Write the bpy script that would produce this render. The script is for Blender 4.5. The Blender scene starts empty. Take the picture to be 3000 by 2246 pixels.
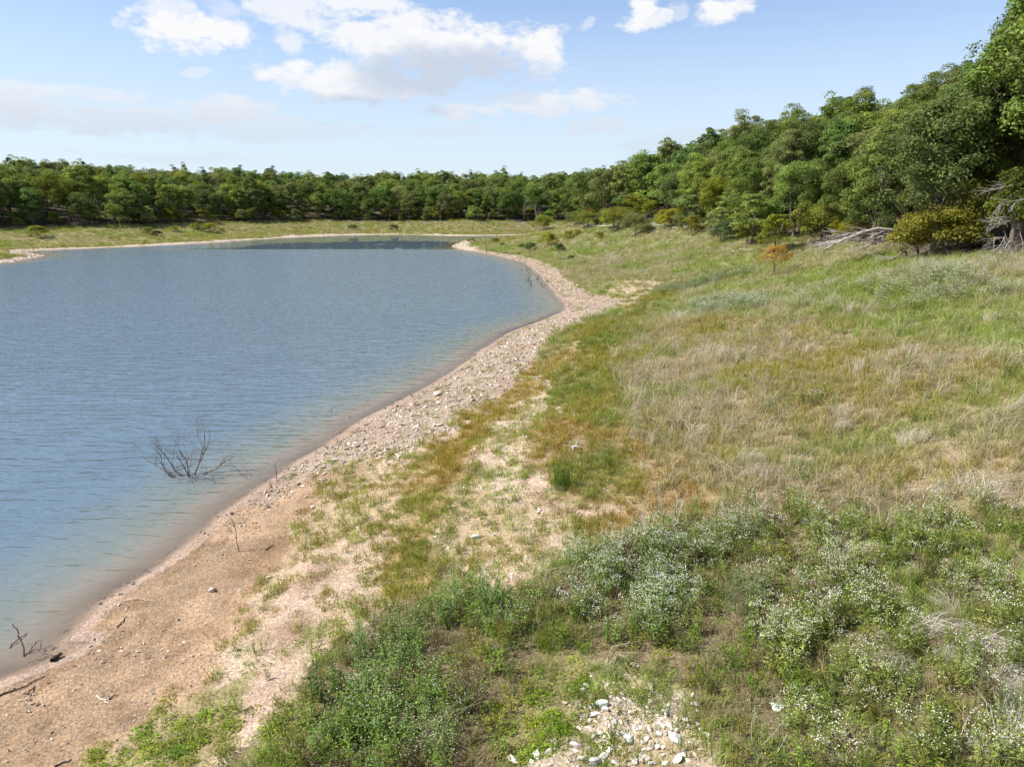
import bpy, bmesh, math, random
import numpy as np
from mathutils import Vector, Matrix, Euler

R = math.radians
sc = bpy.context.scene
COL = sc.collection

# ------------------------------------------------------------------ camera
FOC, CX, CY = 2027.0, 1500.0, 1123.0        # focal length and centre in photograph pixels
PITCH = R(14.47)
CAMZ = 10.0
cam = bpy.data.objects.new('camera', bpy.data.cameras.new('camera'))
COL.objects.link(cam)
cam.location = (0, 0, CAMZ)
cam.rotation_euler = (R(90) - PITCH, 0, 0)
cam.data.sensor_width = 36
cam.data.lens = 36 * FOC / 3000
cam.data.clip_start = 0.1
cam.data.clip_end = 6000
sc.camera = cam

# ------------------------------------------------------------------ sun, sky, exposure
SUN_EL, SUN_AZ = R(48), R(-94)               # azimuth measured from +Y (view) towards +X
sdir = Vector((math.cos(SUN_EL) * math.sin(SUN_AZ), math.cos(SUN_EL) * math.cos(SUN_AZ), math.sin(SUN_EL)))
sun = bpy.data.objects.new('sun', bpy.data.lights.new('sun', 'SUN'))
COL.objects.link(sun)
sun.data.energy = 4.9
sun.data.angle = R(0.53)
sun.data.color = (1.0, 0.95, 0.87)
sun.rotation_euler = sdir.to_track_quat('Z', 'Y').to_euler()

SKY_STRENGTH = 0.114
HORIZON = (4.3, 5.0, 5.6)
CLOUD_LIT = (5.6, 5.62, 5.7)
CLOUD_SHADE = (3.55, 3.95, 4.7)
world = bpy.data.worlds.new('World')
sc.world = world
world.use_nodes = True
sc.view_settings.view_transform = 'Standard'
sc.view_settings.look = 'None'
sc.view_settings.exposure = 0.6
sc.view_settings.gamma = 1.0
sc.view_settings.use_curve_mapping = False
sc.cycles.use_denoising = True
try:
    sc.cycles.denoiser = 'OPENIMAGEDENOISE'
    sc.cycles.denoising_prefilter = 'FAST'
except Exception:
    pass
sc.cycles.max_bounces = 7
sc.cycles.diffuse_bounces = 3
sc.cycles.glossy_bounces = 2
sc.cycles.transmission_bounces = 3
sc.cycles.transparent_max_bounces = 8
sc.cycles.sample_clamp_indirect = 4
sc.cycles.sample_clamp_direct = 3
sc.cycles.caustics_reflective = False
sc.cycles.caustics_refractive = False


def ray(px, py):
    u, v = (px - CX) / FOC, (CY - py) / FOC
    return np.array([u, math.cos(PITCH) + v * math.sin(PITCH), -math.sin(PITCH) + v * math.cos(PITCH)])


class NT:
    """Small helper for node trees."""
    def __init__(self, tree):
        self.t = tree
        self.n = tree.nodes
        self.l = tree.links

    def new(self, kind, **kw):
        nd = self.n.new(kind)
        for k, v in kw.items():
            setattr(nd, k, v)
        return nd

    def put(self, sock, v):
        if isinstance(v, bpy.types.NodeSocket):
            self.l.new(v, sock)
        elif v is not None:
            if hasattr(sock, 'default_value'):
                dv = sock.default_value
                if hasattr(dv, '__len__') and not hasattr(v, '__len__'):
                    v = [v] * len(dv)
                elif hasattr(dv, '__len__') and len(dv) == 4 and len(v) == 3:
                    v = (*v, 1)
            sock.default_value = v

    def math(self, op, a, b=None, c=None, clamp=False):
        nd = self.new('ShaderNodeMath', operation=op, use_clamp=clamp)
        for s, v in zip(nd.inputs, (a, b, c)):
            self.put(s, v)
        return nd.outputs[0]

    def vmath(self, op, a, b=None, out=0):
        nd = self.new('ShaderNodeVectorMath', operation=op)
        self.put(nd.inputs[0], a)
        if b is not None:
            self.put(nd.inputs[1], b)
        return nd.outputs[out]

    def remap(self, v, a, b, c=0.0, d=1.0, kind='SMOOTHSTEP'):
        nd = self.new('ShaderNodeMapRange', interpolation_type=kind)
        for i, x in enumerate((v, a, b, c, d)):
            self.put(nd.inputs[i], x)
        return nd.outputs[0]

    def noise(self, vec, scale, detail=3, rough=0.5, out='Fac', dist=0.0):
        nd = self.new('ShaderNodeTexNoise')
        self.put(nd.inputs['Vector'], vec)
        self.put(nd.inputs['Scale'], scale)
        self.put(nd.inputs['Detail'], detail)
        self.put(nd.inputs['Roughness'], rough)
        self.put(nd.inputs['Distortion'], dist)
        return nd.outputs[out]

    def mix(self, f, a, b, mode='MIX'):
        nd = self.new('ShaderNodeMix', data_type='RGBA', blend_type=mode)
        self.put(nd.inputs[0], f)
        self.put(nd.inputs[6], a)
        self.put(nd.inputs[7], b)
        return nd.outputs[2]

    def mixs(self, f, a, b):
        nd = self.new('ShaderNodeMixShader')
        self.put(nd.inputs[0], f)
        self.put(nd.inputs[1], a)
        self.put(nd.inputs[2], b)
        return nd.outputs[0]


# ---- clouds: each one an ellipse in azimuth / elevation with a ragged noise edge, all round the horizon
rs = random.Random(5)
CLOUDS = []          # azimuth, elevation, radius across, radius up, radius down, opacity


def cloud_px(px, py, rx, rt, rb, op):
    d = ray(px, py)
    d = d / np.linalg.norm(d)
    CLOUDS.append((math.atan2(d[0], d[1]), math.asin(d[2]), rx / FOC, rt / FOC, rb / FOC, op))


for c in [
    (560, 95, 170, 70, 60, 1.0), (500, 30, 80, 60, 50, 0.75), (640, 30, 60, 45, 30, 0.45),
    (880, 40, 190, 60, 45, 0.8), (1060, 10, 200, 45, 40, 0.9),
    (1320, 150, 370, 110, 92, 1.0), (1120, 125, 200, 70, 60, 0.95), (1200, 75, 120, 60, 60, 0.95), (1560, 140, 105, 75, 90, 1.0), (860, 115, 55, 45, 40, 0.7),
    (1060, 245, 330, 70, 55, 1.0), (880, 230, 130, 55, 40, 0.95), (1240, 255, 160, 50, 45, 0.95),
    (250, 345, 420, 50, 46, 0.75), (640, 330, 180, 50, 36, 0.9), (40, 315, 110, 45, 45, 0.9), (170, 275, 270, 26, 20, 0.75),
    (750, 375, 420, 36, 42, 0.5), (150, 375, 250, 14, 12, 0.5),
    (1355, 330, 140, 28, 26, 0.85), (1640, 303, 235, 38, 36, 0.85), (1755, 375, 95, 34, 26, 0.6), (1330, 385, 130, 22, 20, 0.4),
    (1860, 40, 62, 60, 50, 1.0), (1915, 55, 65, 28, 30, 0.85), (2120, 30, 85, 62, 42, 1.0), (1980, 40, 45, 35, 28, 0.4), (1712, 72, 26, 28, 24, 0.4),
    (2080, 400, 190, 36, 34, 0.5), (1900, 435, 120, 26, 24, 0.4), (500, 460, 260, 18, 18, 0.3), (1580, 240, 60, 14, 14, 0.35), (570, 212, 40, 12, 12, 0.4),
]:
    cloud_px(*c)


def cloud_group(name, clouds):
    g = bpy.data.node_groups.new(name, 'ShaderNodeTree')
    g.interface.new_socket('Az', in_out='INPUT', socket_type='NodeSocketFloat')
    g.interface.new_socket('El', in_out='INPUT', socket_type='NodeSocketFloat')
    g.interface.new_socket('Rough', in_out='INPUT', socket_type='NodeSocketFloat')
    g.interface.new_socket('Density', in_out='OUTPUT', socket_type='NodeSocketFloat')
    q = NT(g)
    gi, go = q.new('NodeGroupInput'), q.new('NodeGroupOutput')
    total = None
    edge = q.math('ADD', gi.outputs[2], 0.9)
    cmb = None
    for k, (az, el, ra, rt, rb, op) in enumerate(clouds):
        if k % 6 == 0:
            # every few clouds wait for the ones before them, which keeps the shader's stack small
            a0 = gi.outputs[0] if total is None else q.math('MULTIPLY_ADD', total, 1e-7, gi.outputs[0])
            cmb = q.new('ShaderNodeCombineXYZ')
            q.put(cmb.inputs[0], a0)
            q.put(cmb.inputs[1], gi.outputs[1])
            q.put(cmb.inputs[2], gi.outputs[1])
        va = q.new('ShaderNodeVectorMath', operation='MULTIPLY_ADD')
        q.put(va.inputs[0], cmb.outputs[0])
        q.put(va.inputs[1], (1 / ra, 1 / rt, -1 / rb))
        q.put(va.inputs[2], (-az / ra, -el / rt, el / rb))
        sp = q.new('ShaderNodeSeparateXYZ')
        q.put(sp.inputs[0], va.outputs[0])
        m = q.math('MAXIMUM', sp.outputs[1], sp.outputs[2])
        r2 = q.math('MULTIPLY_ADD', m, m, q.math('MULTIPLY', sp.outputs[0], sp.outputs[0]))
        dns = q.remap(q.math('SUBTRACT', edge, r2), 0.0, 0.75, 0.0, op)
        total = dns if total is None else q.math('MAXIMUM', total, dns)
    q.put(go.inputs[0], total)
    return g


w = NT(world.node_tree)
w.n.clear()
tc = w.new('ShaderNodeTexCoord')
sky = w.new('ShaderNodeTexSky', sky_type='NISHITA', sun_disc=False)
sky.sun_elevation = SUN_EL
sky.sun_rotation = SUN_AZ
sky.altitude = 300
sky.air_density = 1.0
sky.dust_density = 0.6
sky.ozone_density = 2.0
D = tc.outputs['Generated']
sep = w.new('ShaderNodeSeparateXYZ')
w.put(sep.inputs[0], D)
AZ = w.math('ARCTAN2', sep.outputs[0], sep.outputs[1])
EL = w.math('ARCSINE', sep.outputs[2])
stretch = w.vmath('MULTIPLY', D, (1.0, 1.0, 1.9))
warp = w.noise(stretch, 13.0, 3, 0.55, out='Color')
ws = w.new('ShaderNodeSeparateXYZ')
w.put(ws.inputs[0], w.vmath('SUBTRACT', warp, (0.5, 0.5, 0.5)))
AZ2 = w.math('MULTIPLY_ADD', ws.outputs[0], 0.055, AZ)
EL2 = w.math('MULTIPLY_ADD', ws.outputs[1], 0.026, EL)
rough = w.math('MULTIPLY', w.math('SUBTRACT', w.noise(stretch, 30.0, 5, 0.62), 0.52), 2.5)
g1 = w.new('ShaderNodeGroup', node_tree=cloud_group('cloud_field', CLOUDS))
for s, v in zip(g1.inputs, (AZ2, EL2, rough)):
    w.put(s, v)
# the same field a little towards the sun: where it is thick the light has come through cloud
g2 = w.new('ShaderNodeGroup', node_tree=cloud_group('cloud_shade', [c for c in CLOUDS if c[2] * c[3] > 0.0036 and c[5] > 0.6]))
soft = w.math('MULTIPLY', w.math('SUBTRACT', w.noise(w.vmath('ADD', stretch, (-0.006, 0.002, 0.016)), 22.0, 3, 0.55), 0.5), 0.9)
for s, v in zip(g2.inputs, (w.math('ADD', w.math('MULTIPLY_ADD', g1.outputs[0], 1e-7, AZ2), -0.006), w.math('ADD', EL2, 0.034), soft)):
    w.put(s, v)
# elsewhere scattered fair-weather cloud of the same kind carries on round the sky
plane = w.vmath('DIVIDE', D, w.math('ADD', w.math('MAXIMUM', sep.outputs[2], 0.0), 0.12))
cover = w.noise(plane, 0.9, 4, 0.55)
beyond = w.math('MAXIMUM', w.remap(w.math('ABSOLUTE', AZ), 0.72, 0.95), w.remap(EL, 0.27, 0.36))
others = w.math('MULTIPLY', w.remap(cover, 0.53, 0.64), beyond)
dens = w.math('MAXIMUM', g1.outputs[0], others)
shade = w.math('MAXIMUM', w.remap(g2.outputs[0], 0.0, 1.0, 0.0, 1.0, 'LINEAR'), w.math('MULTIPLY', w.remap(cover, 0.58, 0.8), beyond))
shade = w.math('MAXIMUM', shade, w.remap(EL, 0.07, 0.17, 0.85, 0.0))       # low far banks are greyer
cloud_colour = w.mix(shade, CLOUD_LIT, CLOUD_SHADE)
clear_sky = w.mix(w.remap(EL, -0.02, 0.37, 0.9, 0.0), w.mix(1.0, sky.outputs[0], (0.87, 0.925, 1.06), 'MULTIPLY'), HORIZON)
col = w.mix(w.math('MULTIPLY', dens, w.remap(EL, 0.0, 0.05)), clear_sky, cloud_colour)
bg = w.new('ShaderNodeBackground')
w.put(bg.inputs[0], col)
w.put(bg.inputs[1], SKY_STRENGTH)
wo = w.new('ShaderNodeOutputWorld')
w.put(wo.inputs[0], bg.outputs[0])
world.cycles.sampling_method = 'NONE'

# ------------------------------------------------------------------ numeric helpers


def hash2(ix, iy, seed):
    h = (ix.astype(np.int64) * 374761393 + iy.astype(np.int64) * 668265263 + seed * 1442695041) & 0xFFFFFFFF
    h = ((h ^ (h >> 13)) * 1274126177) & 0xFFFFFFFF
    return ((h ^ (h >> 16)) & 0xFFFF) / 65535.0


def vnoise(x, y, seed=0):
    x = np.asarray(x, float)
    y = np.asarray(y, float)
    ix, iy = np.floor(x), np.floor(y)
    fx, fy = x - ix, y - iy
    fx = fx * fx * (3 - 2 * fx)
    fy = fy * fy * (3 - 2 * fy)
    a = hash2(ix, iy, seed)
    b = hash2(ix + 1, iy, seed)
    c = hash2(ix, iy + 1, seed)
    d = hash2(ix + 1, iy + 1, seed)
    return (a * (1 - fx) + b * fx) * (1 - fy) + (c * (1 - fx) + d * fx) * fy


def fbm(x, y, seed=0, octv=4):
    s, amp, tot = 0, 0.5, 0
    for k in range(octv):
        s = s + amp * vnoise(x * 2 ** k, y * 2 ** k, seed + k * 17)
        tot += amp
        amp *= 0.5
    return s / tot


def sstep(a, b, x):
    t = np.clip((x - a) / (b - a), 0, 1)
    return t * t * (3 - 2 * t)


def inpoly(px, py, poly):
    inside = np.zeros(px.shape, bool)
    n = len(poly)
    lo_y, hi_y = py.min(initial=1e9), py.max(initial=-1e9)
    for i in range(n):
        x1, y1 = poly[i]
        x2, y2 = poly[(i + 1) % n]
        if y1 == y2 or max(y1, y2) < lo_y or min(y1, y2) > hi_y:
            continue
        c = ((y1 > py) != (y2 > py)) & (px < (x2 - x1) * (py - y1) / (y2 - y1) + x1)
        inside ^= c
    return inside


# ------------------------------------------------------------------ shoreline and terrain


def at_level(px, py, z=0.0):
    d = ray(px, py)
    t = (z - CAMZ) / d[2]
    return (d[0] * t, d[1] * t)


shore_px = [(0, 1983), (190, 1863), (354, 1737), (537, 1592), (663, 1497), (808, 1402), (935, 1306), (1126, 1200), (1302, 1105),
            (1438, 1010), (1533, 956), (1628, 922), (1657, 897), (1634, 868), (1600, 827), (1560, 787), (1505, 762), (1424, 743),
            (1350, 731), (1322, 722), (1345, 711), (1400, 701)]
far_px = [(1362, 691.5), (1180, 688), (1000, 690), (814, 698), (610, 712), (407, 722), (149, 733), (95, 740), (140, 748), (70, 762), (0, 772)]
SH = [(-190, -160), (-60, -30), (-24, 0)] + [at_level(*p) for p in shore_px] + [(20, 222), (28, 236), (14, 245)] + [at_level(*p) for p in far_px] + [(-105, 112), (-150, 118), (-230, 90), (-330, 40), (-330, -160)]


def catmull(pts, n=5):
    out = []
    L = len(pts)
    for i in range(L):
        p0, p1, p2, p3 = (np.array(pts[(i + k) % L], float) for k in (-1, 0, 1, 2))
        for k in range(n):
            t = k / n
            out.append(0.5 * ((2 * p1) + (-p0 + p2) * t + (2 * p0 - 5 * p1 + 4 * p2 - p3) * t * t + (-p0 + 3 * p1 - 3 * p2 + p3) * t ** 3))
    return np.array(out)


LAKE = catmull(SH, 5)
LAKE = LAKE + np.stack([vnoise(LAKE[:, 0] * 0.5, LAKE[:, 1] * 0.5, 3) - 0.5, vnoise(LAKE[:, 0] * 0.5, LAKE[:, 1] * 0.5, 9) - 0.5], 1) * 0.45


def inland(x, y):
    """Signed distance from the water's edge: positive on land."""
    x = np.asarray(x, float)
    y = np.asarray(y, float)
    if len(x) > 4000:                              # in compact patches, each needing only the shore near it
        order = np.lexsort((np.floor(x / 12), np.floor(y / 12)))
        res = np.empty(len(x))
        for i in range(0, len(x), 4000):
            k = order[i:i + 4000]
            res[k] = inland(x[k], y[k])
        return res
    A = LAKE
    E = np.roll(LAKE, -1, 0) - LAKE
    mx, my = (x.min() + x.max()) / 2, (y.min() + y.max()) / 2
    rad = math.hypot(x.max() - mx, y.max() - my)
    t = np.clip(((mx - A[:, 0]) * E[:, 0] + (my - A[:, 1]) * E[:, 1]) / ((E ** 2).sum(1) + 1e-12), 0, 1)
    dc = np.hypot(mx - A[:, 0] - t * E[:, 0], my - A[:, 1] - t * E[:, 1])
    best = np.full(x.shape, 1e18)
    for i in np.where(dc <= dc.min() + 2 * rad + 0.01)[0]:
        ax, ay = A[i]
        ex, ey = E[i]
        t = np.clip(((x - ax) * ex + (y - ay) * ey) / (ex * ex + ey * ey + 1e-12), 0, 1)
        best = np.minimum(best, (x - ax - t * ex) ** 2 + (y - ay - t * ey) ** 2)
    d = np.sqrt(best)
    return np.where(inpoly(x, y, LAKE), -d, d)


PROF_D = [-80, -30, -10, -4, 0, 4, 8, 14, 20, 28, 36, 45, 70, 110, 180, 400]
PROF_Z = [-16, -9, -4.2, -1.7, 0, 0.38, 0.85, 1.75, 3.1, 5.4, 7.5, 9.5, 15.5, 23.5, 30, 36]


def farness(x, y):
    return sstep(95, 200, y - 1.6 * np.maximum(x, 0) + 0.9 * np.maximum(-x, 0) - 15)


def height(x, y, d=None):
    x = np.asarray(x, float)
    y = np.asarray(y, float)
    if d is None:
        d = inland(x, y)
    z = np.interp(d, PROF_D, PROF_Z)
    m = 1 - 0.52 * farness(x, y)
    z = np.where(z > 0, z * m, z)
    land = sstep(0.5, 6, d)
    # a shallow swale runs from the bay up the slope
    ux, uy = 0.93, 0.37
    rx, ry = x - 6.5, y - 71
    along, across = rx * ux + ry * uy, -rx * uy + ry * ux
    z = z - 0.9 * np.exp(-(across / 5.0) ** 2) * sstep(3, 14, along) * (1 - sstep(24, 40, along))
    z = z + land * (fbm(x * 0.09, y * 0.09, 31, 3) - 0.5) * 1.1
    z = z + land * (fbm(x * 0.55, y * 0.55, 41, 3) - 0.5) * 0.28
    z = z + sstep(0.05, 1.5, d) * (fbm(x * 2.2, y * 2.2, 51, 2) - 0.5) * 0.05
    return z


def gp(px, py):
    """Where the sight line of a photograph pixel meets the ground."""
    d = ray(px, py)
    t = np.concatenate([np.arange(4, 60, 0.25), np.arange(60, 400, 1.0)])
    x, y, z = d[0] * t, d[1] * t, CAMZ + d[2] * t
    h = np.maximum(height(x, y), -0.03)            # over the lake: its surface
    k = np.argmax(h > z)
    if not (h > z).any():
        return None
    a, b = t[max(k - 1, 0)], t[k]
    for _ in range(3):
        tt = np.linspace(a, b, 9)
        hh = np.maximum(height(d[0] * tt, d[1] * tt), -0.03)
        k = int(np.argmax(hh > CAMZ + d[2] * tt))
        a, b = tt[max(k - 1, 0)], tt[k]
    return (float(d[0] * b), float(d[1] * b), max(-0.03, float(height(np.array([d[0] * b]), np.array([d[1] * b]))[0])))


S = 3000 / 2212.0


def gpd(x, y):                                     # the same from the 2212-pixel-wide view used when measuring
    return gp(x * S, y * S)


def gpoly(pts):
    out = []
    for p in pts:
        h = gpd(*p)
        if h is None:
            h = (*at_level(p[0] * S, p[1] * S), 0)
        out.append((h[0], h[1]))
    return out
# ------------------------------------------------------------------ ground zones
# name: ground colour, second ground colour
GC = {
    'wet': ((0.42, 0.30, 0.21), (0.45, 0.33, 0.24)),
    'beach': ((0.385, 0.255, 0.15), (0.30, 0.20, 0.115)),
    'pinksand': ((0.47, 0.34, 0.25), (0.43, 0.31, 0.21)),
    'gravel': ((0.33, 0.245, 0.165), (0.38, 0.29, 0.205)),
    'pale': ((0.48, 0.36, 0.25), (0.40, 0.30, 0.18)),
    'algae': ((0.27, 0.225, 0.10), (0.31, 0.235, 0.125)),
    'olive': ((0.29, 0.20, 0.08), (0.32, 0.23, 0.10)),
    'stony': ((0.48, 0.37, 0.26), (0.36, 0.27, 0.15)),
    'rust': ((0.31, 0.21, 0.11), (0.27, 0.20, 0.10)),
    'green': ((0.17, 0.16, 0.05), (0.21, 0.18, 0.07)),
    'tan': ((0.27, 0.205, 0.115), (0.22, 0.18, 0.09)),
    'meadow': ((0.20, 0.20, 0.075), (0.23, 0.20, 0.09)),
    'weeds': ((0.20, 0.15, 0.08), (0.15, 0.12, 0.06)),
    'cover': ((0.16, 0.15, 0.05), (0.20, 0.17, 0.07)),
    'rocks': ((0.47, 0.38, 0.29), (0.30, 0.23, 0.12)),
    'farmeadow': ((0.21, 0.20, 0.08), (0.25, 0.21, 0.10)),
    'farshore': ((0.44, 0.34, 0.25), (0.50, 0.40, 0.30)),
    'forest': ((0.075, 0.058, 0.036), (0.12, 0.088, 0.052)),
}
ZN = list(GC)
ZI = {n: i for i, n in enumerate(ZN)}
ZPOLY = [
    ('beach', [(-300, 1350), (0, 1300), (200, 1250), (420, 1100), (640, 960), (735, 950), (700, 1030), (610, 1180), (560, 1300), (500, 1420), (430, 1500), (330, 1600), (250, 1720), (-300, 2100)]),
    ('pale', [(600, 1250), (690, 1110), (770, 1000), (880, 915), (960, 880), (1010, 880), (960, 950), (890, 1060), (860, 1170), (850, 1280), (820, 1330), (720, 1390), (650, 1500), (600, 1560), (560, 1500)]),
    ('pinksand', [(470, 1640), (500, 1520), (560, 1420), (600, 1300), (650, 1200), (700, 1180), (680, 1290), (655, 1400), (640, 1470), (580, 1560), (520, 1620), (430, 1700)]),
    ('algae', [(120, 1690), (250, 1610), (330, 1560), (420, 1500), (500, 1470), (530, 1450), (540, 1480), (520, 1500), (520, 1540), (470, 1600), (430, 1660), (300, 1760)]),
    ('stony', [(980, 1290), (960, 1200), (985, 1080), (1060, 960), (1110, 880), (1190, 800), (1240, 740), (1300, 690), (1340, 670), (1360, 680), (1280, 780), (1200, 880), (1165, 960), (1160, 1030), (1200, 1090), (1330, 1095), (1330, 1110), (1240, 1125), (1270, 1170), (1200, 1230), (1100, 1300)]),
    ('stony', [(1285, 645), (1335, 605), (1425, 608), (1410, 640), (1340, 672)]),
    ('olive', [(830, 1350), (850, 1180), (880, 1060), (950, 960), (1020, 900), (1110, 800), (1220, 730), (1300, 690), (1290, 710), (1180, 800), (1080, 890), (1010, 1000), (965, 1090), (940, 1200), (960, 1300), (900, 1340)]),
    ('rust', [(1150, 1030), (1160, 930), (1230, 880), (1330, 900), (1400, 960), (1470, 1040), (1560, 1080), (1450, 1120), (1350, 1160), (1250, 1180), (1220, 1120), (1340, 1100), (1200, 1085)]),
    ('green', [(1190, 890), (1210, 810), (1270, 730), (1340, 670), (1420, 625), (1500, 600), (1470, 640), (1390, 690), (1350, 760), (1340, 870), (1320, 960), (1240, 900)]),
    ('green', [(1170, 1060), (1180, 1010), (1250, 1000), (1330, 970), (1370, 1000), (1330, 1050), (1240, 1060)]),
    ('tan', [(1370, 740), (1400, 690), (1560, 680), (1900, 720), (2300, 800), (2400, 1080), (1900, 1120), (1600, 1080), (1480, 1040), (1400, 950), (1350, 880)]),
    ('weeds', [(1180, 1290), (1240, 1210), (1350, 1180), (1450, 1130), (1620, 1100), (1900, 1110), (2300, 1080), (2500, 1300), (2500, 1900), (1560, 1800), (1540, 1600), (1500, 1480), (1300, 1440), (1200, 1400)]),
    ('weeds', [(560, 1760), (590, 1600), (650, 1480), (720, 1410), (830, 1330), (960, 1280), (1120, 1290), (1200, 1370), (1180, 1470), (1080, 1520), (1060, 1700), (1000, 1800)]),
    ('cover', [(430, 1760), (480, 1640), (560, 1570), (620, 1520), (640, 1560), (600, 1660), (560, 1780)]),
    ('cover', [(1060, 1760), (1080, 1520), (1180, 1470), (1200, 1400), (1260, 1430), (1270, 1520), (1240, 1600), (1200, 1660), (1150, 1780)]),
    ('rocks', [(1120, 1800), (1150, 1650), (1230, 1600), (1250, 1480), (1300, 1460), (1420, 1510), (1500, 1500), (1530, 1600), (1540, 1800)]),
]
ZW = [(n, gpoly(p)) for n, p in ZPOLY]
TRACK = gpoly([(1130, 1030), (1150, 1062), (1175, 1084), (1215, 1097), (1270, 1103), (1340, 1099)])     # narrow trodden path


def forest_edge(x, y):
    """Inland distance at which the forest starts."""
    f = farness(x, y)
    e = (1 - f) * (31 + 5 * sstep(0, 25, 60 - y)) + f * 40
    return e + (vnoise(x * 0.07, y * 0.07, 77) - 0.5) * 7


def zones(x, y, d=None, jit=1.0):
    if d is None:
        d = inland(x, y)
    dist = np.hypot(x, y)
    k = np.clip(dist / 22.0, 0.6, 2.5) * jit
    jx = x + (fbm(x * 0.9, y * 0.9, 5, 4) - 0.5) * 1.5 * k
    jy = y + (fbm(x * 0.9, y * 0.9, 6, 4) - 0.5) * 1.5 * k
    f = farness(x, y)
    z = np.full(x.shape, ZI['meadow'])
    z[(d < 8) & (y < 40)] = ZI['pale']
    for name, poly in ZW:
        z[inpoly(jx, jy, poly)] = ZI[name]
    for (ax, ay), (bx, by) in zip(TRACK[:-1], TRACK[1:]):
        t = np.clip(((x - ax) * (bx - ax) + (y - ay) * (by - ay)) / ((bx - ax) ** 2 + (by - ay) ** 2), 0, 1)
        z[np.hypot(x - ax - t * (bx - ax), y - ay - t * (by - ay)) < 0.26] = ZI['pinksand']
    nd = (fbm(x * 0.35, y * 0.35, 61, 3) - 0.5)
    grw = 4.6 - 1.2 * sstep(60, 90, y) - 0.6 * sstep(120, 140, y) + nd * 3.0 + 2.2 * np.exp(-((x - 7.5) ** 2 + (y - 72) ** 2) / 20)
    z[(d < grw) & (y > 24.0 + nd * 14) & (f < 0.55)] = ZI['gravel']
    z[(f >= 0.55)] = ZI['farmeadow']
    z[(f >= 0.55) & (d < 4.5 + nd * 4)] = ZI['farshore']
    z[(d < 0.35 + nd * 0.5)] = ZI['wet']
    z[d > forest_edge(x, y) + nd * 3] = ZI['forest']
    return z


# ------------------------------------------------------------------ mesh and material helpers


def mesh_np(name, verts, faces, mat=None, smooth=True, attrs=None):
    """verts (N,3) and faces (M,k), all faces with the same number of corners."""
    verts = np.asarray(verts, np.float32)
    faces = np.asarray(faces, np.int32)
    me = bpy.data.meshes.new(name)
    me.vertices.add(len(verts))
    me.vertices.foreach_set('co', verts.ravel())
    if len(faces):
        k = faces.shape[1]
        me.loops.add(faces.size)
        me.loops.foreach_set('vertex_index', faces.ravel())
        me.polygons.add(len(faces))
        me.polygons.foreach_set('loop_start', np.arange(0, faces.size, k, dtype=np.int32))
        me.polygons.foreach_set('loop_total', np.full(len(faces), k, np.int32))
        me.polygons.foreach_set('use_smooth', np.full(len(faces), smooth, bool))
    for nm, arr in (attrs or {}).items():
        arr = np.asarray(arr, np.float32)
        if arr.ndim == 1:
            a = me.attributes.new(nm, 'FLOAT', 'POINT')
            a.data.foreach_set('value', arr)
        elif arr.shape[1] == 3:
            a = me.attributes.new(nm, 'FLOAT_VECTOR', 'POINT')
            a.data.foreach_set('vector', arr.ravel())
    me.update(calc_edges=True)
    if mat:
        me.materials.append(mat)
    return me


def link(name, data, parent=None, loc=None, rot=None, scale=None):
    o = bpy.data.objects.new(name, data)
    COL.objects.link(o)
    if parent:
        o.parent = parent
    if loc is not None:
        o.location = loc
    if rot is not None:
        o.rotation_euler = rot
    if scale is not None:
        o.scale = scale if hasattr(scale, '__len__') else (scale,) * 3
    return o


def tag(o, label=None, cat=None, group=None, kind=None):
    if label:
        o['label'] = label
    if cat:
        o['category'] = cat
    if group:
        o['group'] = group
    if kind:
        o['kind'] = kind
    return o


def thing(name, label, cat, loc, rot=(0, 0, 0), scale=1, group=None):
    o = link(name, None, None, loc, rot, scale)
    o.empty_display_size = 0.3
    return tag(o, label, cat, group)


def material(name):
    m = bpy.data.materials.new(name)
    m.use_nodes = True
    q = NT(m.node_tree)
    q.n.clear()
    out = q.new('ShaderNodeOutputMaterial')
    return m, q, out


def principled(q, color, rough=0.85, spec=0.3, normal=None):
    p = q.new('ShaderNodeBsdfPrincipled')
    q.put(p.inputs['Base Color'], color)
    q.put(p.inputs['Roughness'], rough)
    q.put(p.inputs['Specular IOR Level'], spec)
    if normal is not None:
        q.put(p.inputs['Normal'], normal)
    return p.outputs[0]


def bump(q, h, strength=0.5, dist=0.02, normal=None):
    b = q.new('ShaderNodeBump')
    q.put(b.inputs['Strength'], strength)
    q.put(b.inputs['Distance'], dist)
    q.put(b.inputs['Height'], h)
    if normal is not None:
        q.put(b.inputs['Normal'], normal)
    return b.outputs[0]


def attr(q, name, kind='GEOMETRY'):
    a = q.new('ShaderNodeAttribute', attribute_name=name, attribute_type=kind)
    return a


# ground
m, q, out = material('ground')
MAT_GROUND = m
pos = q.new('ShaderNodeNewGeometry').outputs['Position']
base = attr(q, 'ground').outputs['Color']
wetness = attr(q, 'wet').outputs['Fac']
n1 = q.noise(pos, 1.3, 5, 0.6)
n2 = q.noise(pos, 14.0, 4, 0.65)
n3 = q.noise(pos, 55.0, 3, 0.6)
vor = q.new('ShaderNodeTexVoronoi', feature='F1')
q.put(vor.inputs['Vector'], pos)
q.put(vor.inputs['Scale'], 26.0)
vs = q.new('ShaderNodeSeparateXYZ')
q.put(vs.inputs[0], vor.outputs['Color'])
c = q.mix(1.0, base, q.remap(n1, 0.3, 0.72, 0.86, 1.12), 'MULTIPLY')
c = q.mix(1.0, c, q.remap(n2, 0.3, 0.75, 0.80, 1.15), 'MULTIPLY')
c = q.mix(1.0, c, q.remap(vs.outputs[0], 0.0, 1.0, 0.66, 1.36, 'LINEAR'), 'MULTIPLY')
pst = attr(q, 'streak').outputs['Fac']
c = q.mix(pst, c, q.mix(1.0, c, (0.72, 0.66, 0.58), 'MULTIPLY'))
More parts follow.
